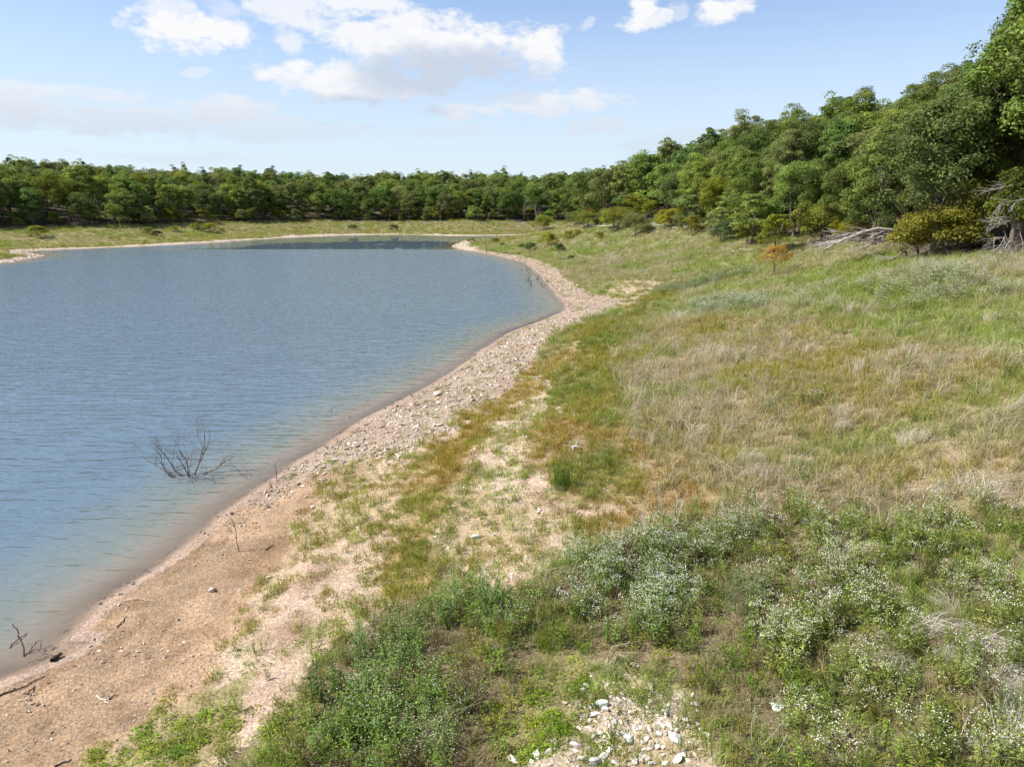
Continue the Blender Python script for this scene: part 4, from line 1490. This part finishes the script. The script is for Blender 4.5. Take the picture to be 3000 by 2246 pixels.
# the larger stones of the gravel band
gx_, gy_ = jitter_grid(-8, 18, 25, 112, 1.15, 55)
gdist = inland(gx_, gy_)
zz_ = zones(gx_, gy_, gdist)
ok = (zz_ == ZI['gravel']) & (RNG.random(len(gx_)) < 0.62)
order = np.argsort(gy_[ok])[:150]
for x, y, d_ in zip(gx_[ok][order], gy_[ok][order], gdist[ok][order]):
    w_ = 0.17 + 0.25 * RNG.random() ** 2
    z = float(height(np.array([x]), np.array([y]))[0])
    o = link('gravel_rock', STONE[int(RNG.integers(9))], None, (x, y, z + 0.1 * w_), (RNG.normal() * 0.25, RNG.normal() * 0.25, RNG.uniform(0, 6.28)), (w_ * 1.2, w_, w_ * RNG.uniform(0.5, 0.9)))
    wetr = d_ < 0.8
    c_ = PINK[int(RNG.integers(5))] * RNG.uniform(0.85, 1.15) * (0.55 if wetr else 1)
    o.color = (*[float(v) for v in c_], 1)
    if wetr:
        tag(o, 'dark wet rock at the water edge of the gravel band', 'rock', 'wet rocks of the gravel band')
    else:
        tag(o, 'pinkish grey rock lying in the gravel band along the water', 'rock', 'rocks of the gravel band')
# pale stones on the grassy strip behind the gravel
for (a, b, w_) in [(1380, 1230, 14), (1455, 1130, 16), (1640, 1195, 12), (1320, 1225, 10), (1715, 1090, 14), (1445, 1190, 10), (1700, 1190, 10), (1790, 1065, 12), (1545, 1280, 10), (1490, 1345, 9), (1600, 1345, 9)]:
    rock_at(a, b, w_, 'small white stone on the grassy strip behind the gravel', 'white stones on the grassy strip', (0.70, 0.64, 0.56), 0.7)

# ------------------------------------------------------------------ bare wood


def bare_shrub(name, label, cat, loc, mains, mat, depth=2, kids=3, spread=0.6, lift=0.3, wiggle=0.3, seed=1, group=None, taper=0.4):
    """An Empty with one branch mesh per main stem. mains: (direction, length, radius)."""
    rng = np.random.default_rng(seed)
    root = thing(name, label, cat, loc, (0, 0, 0), 1, group)
    for (d, L, r) in mains:
        s = Soup()
        grow(rng, s, (rng.normal() * 0.02, rng.normal() * 0.02, -0.1), d, L, r, depth, 5, spread, lift, kids, wiggle, None, taper, 0.3)
        link('branch', s.mesh('bare_branch', mat, True), root)
    return root


p = at_level(556, 1393)
bare_shrub('drowned_shrub', 'bare dark branching shrub standing in the lake shallows', 'dead shrub', (p[0], p[1], -0.25),
           [((-1.0, 0.1, 0.6), 2.1, 0.036), ((-0.55, 0.3, 1.0), 1.9, 0.034), ((-0.1, -0.2, 1.0), 1.6, 0.030), ((0.3, 0.2, 1.0), 2.0, 0.036), ((0.8, 0.1, 0.8), 2.0, 0.034), ((0.6, -0.3, 0.8), 1.5, 0.028), ((-0.75, -0.2, 0.3), 1.0, 0.024)],
           MAT_DRIFT, 3, 4, 0.6, 0.3, 0.35, 3)
p = gp(704, 1614)
bare_shrub('bare_sapling', 'thin bare forked sapling standing on the brown beach', 'dead sapling', p, [((-0.12, 0.0, 1.0), 1.15, 0.017), ((0.95, 0.1, 0.35), 0.9, 0.013)], MAT_DRIFT, 2, 3, 0.5, 0.3, 0.35, 5)
p = gp(812, 1403)
bare_shrub('bare_sapling', 'small dark bare sapling at the water edge of the beach', 'dead sapling', p, [((0.05, 0.0, 1.0), 0.75, 0.017), ((0.6, 0.1, 0.7), 0.6, 0.012)], MAT_DARK_STICK, 2, 3, 0.55, 0.3, 0.35, 6)
p = gp(846, 1379)
bare_shrub('dark_twig', 'short dark twig standing by the small bare sapling', 'twig', p, [((0.1, 0, 1), 0.3, 0.012)], MAT_DARK_STICK, 1, 2, 0.5, 0.2, 0.3, 7)
p = gp(1957, 1562)
bare_shrub('bare_shrub', 'bare grey shrub between the rusty grass and the flowering weeds', 'dead shrub', p,
           [((-0.8, 0, 0.8), 1.0, 0.018), ((-0.3, 0.1, 1.0), 1.2, 0.020), ((0.2, 0, 1.0), 1.1, 0.018), ((0.6, 0.1, 0.9), 1.15, 0.018), ((0.9, -0.1, 0.35), 0.6, 0.014)], MAT_DEAD, 2, 3, 0.45, 0.3, 0.3, 8)
p = gp(2232, 2235)
bare_shrub('bare_shrub', 'bare pale twigs rising from the grass beside the rocky patch', 'dead shrub', p, [((-0.05, 0, 1.0), 0.85, 0.012), ((-0.4, 0, 0.8), 0.6, 0.009), ((0.6, 0, 0.9), 0.7, 0.009)], MAT_DEAD, 2, 2, 0.45, 0.3, 0.3, 9)
p = gp(1782, 778)
bare_shrub('bare_shrub', 'wide spreading silver bare shrub in green grass above the bay', 'dead shrub', p,
           [((-0.9, 0, 0.5), 2.3, 0.04), ((-0.5, 0.2, 0.9), 2.2, 0.04), ((0.1, -0.2, 1.0), 1.9, 0.04), ((0.5, 0.2, 0.9), 2.2, 0.04), ((0.95, 0, 0.5), 2.3, 0.04)], MAT_DEAD, 2, 4, 0.5, 0.1, 0.25, 10)
p = gp(1946, 783)
bare_shrub('bare_shrub', 'small upright silver bare shrub in dry grass above the bay', 'dead shrub', p, [((-0.3, 0, 1.0), 1.6, 0.03), ((0.25, 0, 1.0), 1.7, 0.03)], MAT_DEAD, 2, 3, 0.45, 0.2, 0.25, 11)
p = gp(1425, 741)
bare_shrub('shore_snag', 'lone bare dead trunk with side branches on the gravel point', 'dead tree', p, [((-0.05, 0, 1.0), 3.4, 0.11)], MAT_DRIFT, 2, 5, 0.9, 0.05, 0.12, 12)
for j, (a, b, h_) in enumerate([(968, 1213, 0.5), (1025, 1226, 0.32), (1474, 1000, 0.9), (1500, 993, 0.5), (1390, 1003, 0.3), (1455, 1006, 0.35)]):
    p = at_level(a, b)
    bare_shrub('shallow_twig', 'dark twigs poking from the shallows beside the gravel', 'twig', (p[0], p[1], -0.05), [((RNG.normal() * 0.3, 0.1, 1.0), h_, 0.014), ((RNG.normal() * 0.5, 0.1, 0.8), h_ * 0.7, 0.011)], MAT_DARK_STICK, 1, 2, 0.5, 0.2, 0.3, 20 + j, 'twigs in the shallows')
for j, (a, b, h_) in enumerate([(1515, 770, 1.6), (1530, 776, 1.3), (1550, 800, 1.2), (1545, 822, 1.5), (1560, 838, 1.4), (1572, 822, 1.0), (1506, 764, 1.0), (1590, 840, 0.9), (1540, 790, 1.0)]):
    p = at_level(a, b)
    bare_shrub('drowned_brush', 'fine dark brush standing in the water of the bay', 'dead brush', (p[0], p[1], -0.05),
               [((RNG.normal() * 0.6, RNG.normal() * 0.4, 1.0), h_ * RNG.uniform(0.6, 1.1), 0.02) for _ in range(4)], MAT_DARK_STICK, 2, 3, 0.55, 0.2, 0.3, 40 + j, 'brush in the bay')
# grey brush on the far left spit
for j, (a, b) in enumerate([(20, 772), (45, 766), (70, 758), (95, 752), (120, 748), (60, 748), (100, 742), (30, 752)]):
    p = gp(a, b - 1) or (*at_level(a, b), 0.0)
    bare_shrub('spit_brush', 'grey leafless brush on the far gravel spit', 'dead brush', p, [((RNG.normal() * 0.8, RNG.normal() * 0.5, 1.0), 1.6, 0.02) for _ in range(5)], MAT_DRIFT, 2, 3, 0.6, 0.1, 0.3, 60 + j, 'brush on the far spit')


def stick(name, label, cat, pts, rad, mat, group=None, side=0, seed=0):
    """A stick along ground points given as (px, py, height above ground)."""
    rng = np.random.default_rng(seed)
    P_ = np.array([np.array(gp(a, b) or (*at_level(a, b), 0.0)) + np.array([0, 0, h_ + rad * 0.7]) for a, b, h_ in pts])
    o0 = P_[0].copy()
    t = np.linspace(0, len(P_) - 1, max(7, 4 * len(P_)))
    Q = np.stack([np.interp(t, np.arange(len(P_)), P_[:, k]) for k in range(3)], 1) - o0
    Q[1:-1] += rng.normal(size=(len(Q) - 2, 3)) * rad * np.array([0.8, 0.8, 0.3])
    s = Soup()
    s.tube(Q, np.linspace(rad, rad * 0.45, len(Q)), 6)
    for k in range(side):
        i = int(rng.integers(1, len(Q) - 2))
        grow(rng, s, Q[i], unit(Q[i + 1] - Q[i]) + rng.normal(size=3) * np.array([0.6, 0.6, 0.15]), np.linalg.norm(Q[-1]) * 0.3, rad * 0.5, 1, 4, 0.5, 0, 2, 0.3)
    o = link(name, s.mesh('stick', mat, True), None, tuple(o0))
    return tag(o, label, cat, group)


stick('driftwood_stick', 'long dark stick lying at the lower water edge of the beach', 'stick', [(-20, 2045, 0), (70, 2015, 0.02), (132, 1981, 0)], 0.022, MAT_DARK_STICK, seed=1)
stick('driftwood_stick', 'short dark stick below the long dark stick on the beach', 'stick', [(82, 2034, 0), (104, 2009, 0)], 0.018, MAT_DARK_STICK, seed=2)
stick('driftwood_stick', 'white bleached stick lying on the brown mud', 'stick', [(284, 2037, 0), (319, 2061, 0)], 0.020, MAT_PALE_STICK, seed=3)
stick('driftwood_stick', 'small dark stick touching the white bleached stick', 'stick', [(319, 2050, 0), (337, 2033, 0)], 0.018, MAT_DARK_STICK, seed=4)
stick('driftwood_stick', 'dark slanting stick on the beach below the forked bleached stick', 'stick', [(344, 1838, 0), (371, 1806, 0)], 0.018, MAT_DARK_STICK, seed=5)
stick('driftwood_stick', 'bleached forked stick lying near the water on the beach', 'stick', [(352, 1765, 0), (400, 1757, 0.05), (448, 1761, 0)], 0.015, MAT_PALE_STICK, side=2, seed=6)
stick('driftwood_stick', 'thick dark stick at the muddy foot of the beach', 'stick', [(160, 2247, 0), (208, 2225, 0)], 0.026, MAT_DARK_STICK, seed=7)
stick('driftwood_stick', 'thin pale stick lying on the mud below the bleached stick', 'stick', [(272, 2087, 0), (316, 2083, 0)], 0.010, MAT_PALE_STICK, seed=8)
stick('driftwood_stick', 'thin dark stick high on the brown beach above the mud', 'stick', [(363, 1923, 0), (383, 1911, 0)], 0.010, MAT_DARK_STICK, seed=9)
stick('driftwood_stick', 'short dark stick on gravelly sand below the small bare sapling', 'stick', [(812, 1446, 0), (829, 1431, 0.02)], 0.020, MAT_DARK_STICK, seed=10)
stick('driftwood_stick', 'short dark stick beside the thin forked sapling', 'stick', [(780, 1611, 0), (803, 1596, 0.02)], 0.020, MAT_DARK_STICK, seed=11)
stick('driftwood_stick', 'thin grey stick on the green mat of the lower beach', 'stick', [(597, 2081, 0), (652, 2075, 0)], 0.010, MAT_DEAD, seed=12)
stick('driftwood_stake', 'short stick standing upright at the water edge of the beach', 'stick', [(73, 1924, -0.05), (64, 1905, 0.35), (54, 1912, 0.75)], 0.024, MAT_DRIFT, seed=13)
stick('driftwood_stick', 'dark stick lying in the shallows behind the upright stick', 'stick', [(28, 1902, 0.02), (55, 1880, 0.08), (82, 1857, 0.02)], 0.016, MAT_DARK_STICK, seed=14)
stick('bent_driftwood', 'looping thin branch lying between the upright stick and the short log', 'driftwood', [(85, 1917, 0.0), (108, 1910, 0.25), (128, 1906, 0.30), (118, 1918, 0.12), (140, 1922, 0.05), (158, 1930, 0.02)], 0.016, MAT_DRIFT, side=1, seed=15)
stick('driftwood_log', 'short dark log end at the water edge of the beach', 'log', [(155, 1938, 0.0), (182, 1922, 0.03)], 0.065, MAT_DARK_STICK, seed=16)
stick('driftwood_branch', 'curved grey branch lying on the green grass strip', 'driftwood', [(1628, 1132, 0), (1645, 1124, 0.1), (1652, 1126, 0.1), (1664, 1117, 0.3)], 0.05, MAT_DRIFT, side=1, seed=17)
stick('driftwood_stump', 'small grey stump of driftwood on the rusty grass', 'driftwood', [(1680, 1321, 0), (1688, 1316, 0.12), (1693, 1318, 0.30)], 0.06, MAT_DEAD, side=1, seed=18)
stick('driftwood_stick', 'thin brown stick lying on bare ground below the rusty grass', 'stick', [(1798, 1536, 0), (1834, 1545, 0)], 0.014, MAT_DRIFT, seed=19)
# dead wood at the foot of the hillside wood
stick('fallen_log', 'long grey log lying in the meadow below the gap in the wood', 'log', [(2207, 699, 0.05), (2265, 694, 0.12), (2328, 688, 0.08)], 0.12, MAT_DEAD, side=1, seed=21)
stick('fallen_log', 'short silver log in the green meadow near the orange tree', 'log', [(2146, 739, 0.05), (2186, 735, 0.12)], 0.12, MAT_DEAD, side=1, seed=22)
stick('fallen_log', 'thin silver log in the meadow above the orange tree', 'log', [(2195, 735, 0.1), (2235, 728, 0.1)], 0.07, MAT_DEAD, seed=23)
stick('fallen_log', 'silver log beside the round green bush at the wood edge', 'log', [(2168, 674, 0.1), (2198, 664, 0.2)], 0.16, MAT_DEAD, side=1, seed=24)
stick('leaning_pole', 'pale dead pole leaning against the hillside wood', 'dead tree', [(2056, 660, 0.0), (2044, 658, 2.0), (2032, 656, 4.2)], 0.09, MAT_DEAD, side=1, seed=25)
for j in range(34):
    a = 1560 + j * 17 + RNG.uniform(-9, 9)
    b = 664 + RNG.uniform(-3, 7) + max(0, a - 1900) * 0.03
    stick('silver_log', 'silvery driftwood log stranded at the foot of the hillside wood', 'log', [(a, b, 0.1), (a + RNG.uniform(8, 15), b - RNG.uniform(-1.5, 2.5), RNG.uniform(0.1, 0.5)), (a + RNG.uniform(18, 30), b - RNG.uniform(-2, 4), 0.15)], RNG.uniform(0.09, 0.18), MAT_DEAD, 'silver logs below the hillside wood', 1, 100 + j)
for j in range(30):
    a = 1020 + j * 18 + RNG.uniform(-9, 9)
    b = 655 + RNG.uniform(-2, 3)
    stick('silver_log', 'pale driftwood log stranded below the far shore wood', 'log', [(a, b, 0.15), (a + RNG.uniform(10, 20), b - RNG.uniform(-1, 1.2), RNG.uniform(0.2, 0.5))], RNG.uniform(0.12, 0.2), MAT_DEAD, 'pale logs below the far wood', 1, 200 + j)

# ---- the fallen silver tree below the yellow shrubs
base = np.array(gp(2632, 738))
rng9 = np.random.default_rng(91)
root = thing('fallen_tree', 'fallen silver tree fanning bare branches over the green meadow', 'dead tree', tuple(base))
s = Soup()
TR = np.array([(1.6, 0.9, 0.9), (0.6, 0.5, 1.5), (-0.8, 0.2, 1.95), (-2.2, 0.0, 2.1), (-3.6, -0.2, 1.8), (-5.0, -0.4, 1.3), (-6.4, -0.6, 0.65), (-7.2, -0.7, 0.25)])
s.tube(TR, np.linspace(0.2, 0.05, len(TR)), 7)
link('trunk', s.mesh('fallen_trunk', MAT_DEAD, True), root)
for k in range(20):
    t = 0.9 + k * 0.27
    i = int(t)
    q0 = TR[i] + (TR[min(i + 1, 7)] - TR[i]) * (t - i)
    s = Soup()
    grow(rng9, s, q0, (-1.0, rng9.uniform(-0.55, 0.35), rng9.uniform(-0.42, 0.0)), rng9.uniform(2.6, 4.4) * (1.1 - 0.08 * t), 0.09 - 0.006 * t, 2, 5, 0.36, -0.02, 4, 0.16, None, 0.35, 0.2)
    link('branch', s.mesh('fallen_branch', MAT_DEAD, True), root)
# leaning grey trunk that bends down in front of the yellow bush
base = np.array(gp(2655, 760))
root = thing('bent_dead_tree', 'bent grey dead trunk arching down beside the yellow bush', 'dead tree', tuple(base))
s = Soup()
s.tube([(0, 0, -0.1), (-0.05, 0, 0.4), (-0.12, 0, 0.62), (-0.35, -0.05, 0.66), (-0.8, -0.2, 0.3), (-1.2, -0.4, 0.02)], [0.11, 0.09, 0.09, 0.085, 0.07, 0.05], 7)
link('trunk', s.mesh('bent_trunk', MAT_DRIFT, True), root)
for k in range(4):
    s = Soup()
    grow(rng9, s, (-0.9 - 0.1 * k, -0.25 - 0.05 * k, 0.25 - 0.06 * k), (-1.0, -0.4 + 0.2 * k, -0.05), 1.3, 0.035, 2, 4, 0.4, -0.1, 3, 0.2)
    link('branch', s.mesh('bent_branch', MAT_DEAD, True), root)

# ------------------------------------------------------------------ bushes and small trees
BUSH = [tree_meshes(700 + i, 2.6, 1.75, 0.1, 80, 130, 0.10) for i in range(4)]
SMALL = [tree_meshes(710 + i, 1.6, 1.0, 0.08, 34, 80, 0.11) for i in range(3)]


def bush(px, py, hpx, label, color, group=None, wide=1.0, pool=None, name='bush', cat='bush', part='foliage'):
    """A bush whose foot stands at the pixel and that is about hpx pixels high."""
    p = gp(px, py)
    pool = pool or BUSH
    i = int(RNG.integers(len(pool)))
    H0 = 2.6 if pool is BUSH else 1.6
    s_ = hpx / px_per_m(p) / H0
    root = thing(name, label, cat, (p[0], p[1], p[2] - 0.05), (0, 0, RNG.uniform(0, 6.28)), (s_ * wide, s_ * wide, s_), group)
    return place_parts(root, pool[i][0], pool[i][1], color, 'stem', part)


YG = (0.30, 0.29, 0.035)
YG2 = (0.25, 0.26, 0.04)
DG = (0.11, 0.15, 0.04)
bush(2425, 708, 112, 'big yellow-green feathery bush behind the fallen silver tree', (0.22, 0.23, 0.045), None, 1.0)
bush(2500, 706, 60, 'low bright yellow bush between the two feathery bushes', (0.30, 0.28, 0.03), None, 1.2)
bush(2560, 700, 105, 'green feathery bush behind the fallen silver tree trunk', (0.14, 0.18, 0.05), None, 1.0)
bush(2735, 752, 125, 'wide yellow-green bush with spreading crown beside the bent dead trunk', (0.27, 0.26, 0.045), None, 1.25)
bush(2690, 748, 92, 'yellow bush clump leaning over the bent dead trunk', (0.31, 0.28, 0.035), None, 1.1)
bush(2800, 735, 112, 'yellow-green bush between the wide bush and the silver tangle', (0.26, 0.25, 0.04), None, 1.0)
bush(2880, 722, 150, 'tall yellow-green bush behind the silver tangle', (0.23, 0.24, 0.04), None, 0.9)
bush(2137, 706, 62, 'round dark green bush standing alone in the meadow', (0.115, 0.15, 0.06), None, 1.15)
bush(2118, 668, 55, 'grey-green bush at the wood edge behind the round bush', (0.14, 0.16, 0.085), None, 1.0)
for (a, b, h_, lab, c_) in [
    (1603, 722, 42, 'largest yellow bush on the green slope above the gravel point', YG), (1554, 738, 28, 'round dark green bush between the yellow bush and the gravel', DG),
    (1640, 741, 28, 'dark green bush at the foot of the largest yellow bush', DG), (1664, 702, 26, 'yellow bush on the slope uphill of the largest yellow bush', YG),
    (1690, 690, 18, 'low yellow bush beside the uphill yellow bush', YG), (1755, 700, 20, 'small pale yellow bush alone on the green slope', YG2),
    (1530, 728, 14, 'small dark green bush beside the round dark green bush', DG), (1452, 712, 16, 'green bush on the slope above the lone dead trunk', (0.16, 0.21, 0.04)),
    (1382, 714, 18, 'low yellow-green bush on the tip of the gravel point', (0.24, 0.27, 0.05)), (1473, 722, 12, 'tiny green bush just above the gravel of the point', DG),
    (1490, 702, 9, 'tiny dark bush high on the slope of the point', DG), (1672, 762, 14, 'small dark bush in the grass below the silver bare shrub', DG),
]:
    bush(a, b, h_, lab, c_, None, 1.15, SMALL)
for (a, b, h_, c_) in [(1592, 674, 42, YG2), (1723, 668, 48, (0.22, 0.24, 0.04)), (1800, 672, 62, YG2), (1861, 690, 60, (0.20, 0.20, 0.075)), (1965, 668, 58, YG), (1690, 660, 40, (0.16, 0.19, 0.06)), (2045, 672, 40, (0.21, 0.22, 0.05)), (2290, 672, 40, YG)]:
    bush(a, b, h_, 'yellow-green bush at the foot of the near hillside wood', c_, 'yellow-green bushes below the hillside wood', 1.1)
for (a, b, h_, c_) in [(108, 694, 28, YG2), (438, 688, 20, YG2), (460, 690, 14, DG), (511, 678, 14, YG), (570, 672, 16, YG2), (615, 681, 26, YG), (590, 678, 14, DG), (1034, 674, 16, DG), (1154, 676, 17, DG), (650, 678, 10, YG2)]:
    dark = c_ is DG
    bush(a, b, h_, ('dark green' if dark else 'yellowish') + ' bush standing alone on the far meadow bank', c_, ('dark' if dark else 'yellowish') + ' bushes of the far bank', 1.3, SMALL)

# the small orange tree
ORANGE = [tree_meshes(720, 2.9, 1.45, 0.5, 44, 46, 0.12)]
p = gp(2268, 806)
root = thing('orange_tree', 'small tree with orange autumn leaves alone in the meadow', 'tree', (p[0], p[1], p[2]), (0, 0, 0.6), 86 / px_per_m(p) / 2.9)
place_parts(root, ORANGE[0][0], ORANGE[0][1], (0.42, 0.25, 0.045))

# silver tangle with green vine at the edge of the wood
p = np.array(gp(2955, 742))
root = thing('vine_covered_dead_tree', 'dead tree with silver drooping branches and green vine on its trunk', 'dead tree', tuple(p))
s = Soup()
s.tube([(0, 0, -0.2), (0.1, 0.05, 1.6), (0.0, 0.1, 3.4), (0.15, 0.1, 5.2)], [0.2, 0.16, 0.12, 0.05], 8)
link('trunk', s.mesh('dead_trunk', MAT_DRIFT, True), root)
for k in range(16):
    s = Soup()
    z0 = [0.9, 2.4, 3.6, 4.4][k % 4] + rng9.uniform(-0.3, 0.3)
    sgn = -1 if k % 5 else 1
    grow(rng9, s, (0, rng9.uniform(-0.2, 0.1), z0), (sgn * 1.0, rng9.uniform(-0.6, 0.2), rng9.uniform(-0.55, 0.25)), rng9.uniform(1.4, 2.6), 0.035, 2, 4, 0.3, -0.25, 4, 0.2)
    link('branch', s.mesh('silver_branch', MAT_DEAD, True), root)
for k in range(12):
    s = Soup()
    grow(rng9, s, (rng9.uniform(-1.6, 0.3), rng9.uniform(-0.5, 0.2), rng9.uniform(1.0, 1.6)), (rng9.normal() * 0.45, -0.2, -1), rng9.uniform(1.0, 1.6), 0.022, 1, 4, 0.35, -0.2, 3, 0.2)
    link('branch', s.mesh('hanging_branch', MAT_DEAD, True), root)
vine = tree_meshes(730, 5.6, 1.45, 0.6, 70, 90, 0.17)
o = link('vine', vine[1], root)
o.color = (0.15, 0.19, 0.035, 1)

# ------------------------------------------------------------------ single plants of the foreground
p = gp(1645, 1428)
o = link('reed_tuft', REED, None, p, (0, 0, 0), 0.95)
o.color = (0.13, 0.20, 0.04, 1)
tag(o, 'tall bright green reed tuft beside the bare stony track', 'reeds')
REED2 = tuft_mesh(431, MAT_PLANT, n=60, h=0.75, spread=0.2, width=0.007, lean=0.7, curl=0.5)
for (a, b, lab) in [(1470, 1870, 'yellow-green arching grass clump between the two stands of weeds'), (1590, 1900, 'green arching grass clump at the edge of the leafy mat')]:
    p = gp(a, b)
    o = link('grass_clump', REED2, None, p, (0, 0, RNG.uniform(0, 6)), 0.8)
    o.color = (0.24, 0.27, 0.04, 1)
    tag(o, lab, 'grass clump')
# feathery grey-green plant
rngf = np.random.default_rng(88)
s = Soup()
stems(rngf, s, None, 16, 1.15, 0.26, 0.10, 0.006, 90, 0.35)
p = gp(2175, 1812)
root = thing('feathery_plant', 'soft feathery grey-green plant among the flowering weeds', 'plant', p)
o = link('foliage', s.mesh('feathery_foliage', MAT_PLANT), root)
o.color = (0.165, 0.225, 0.10, 1)
s = Soup()
stems(rngf, s, None, 4, 0.9, 0.12, 0.16, 0.045, 30, 0.25, wid=0.007)
TALLW = s.mesh('tall_leafy_stem', MAT_PLANT)
for (a, b, sc_, lab) in [(935, 2065, 1.05, 'tall dark leafy weed at the sandy edge of the stand'), (985, 2030, 0.8, 'leafy weed next to the tall dark weed on the sand'), (1060, 1985, 0.75, 'dark leafy weed at the upper sandy edge of the stand'), (785, 1990, 0.25, 'small dark rosette alone on the pale sand')]:
    p = gp(a, b)
    root = thing('leafy_weed', lab, 'weed', p, (0, 0, RNG.uniform(0, 6)), sc_)
    o = link('foliage', TALLW, root)
    o.color = (0.10, 0.15, 0.045, 1)
s = Soup()
stems(rngf, s, None, 6, 0.22, 0.08, 0.09, 0.04, 16, 0.6)
YP = s.mesh('small_yellow_leaves', MAT_PLANT)
for (a, b, lab) in [(2150, 1378, 'small bright yellow plant higher on the brown meadow'), (2192, 1414, 'small bright yellow plant lower on the brown meadow')]:
    p = gp(a, b)
    root = thing('yellow_plant', lab, 'plant', p, (0, 0, 0), 1.1)
    o = link('foliage', YP, root)
    o.color = (0.40, 0.33, 0.02, 1)
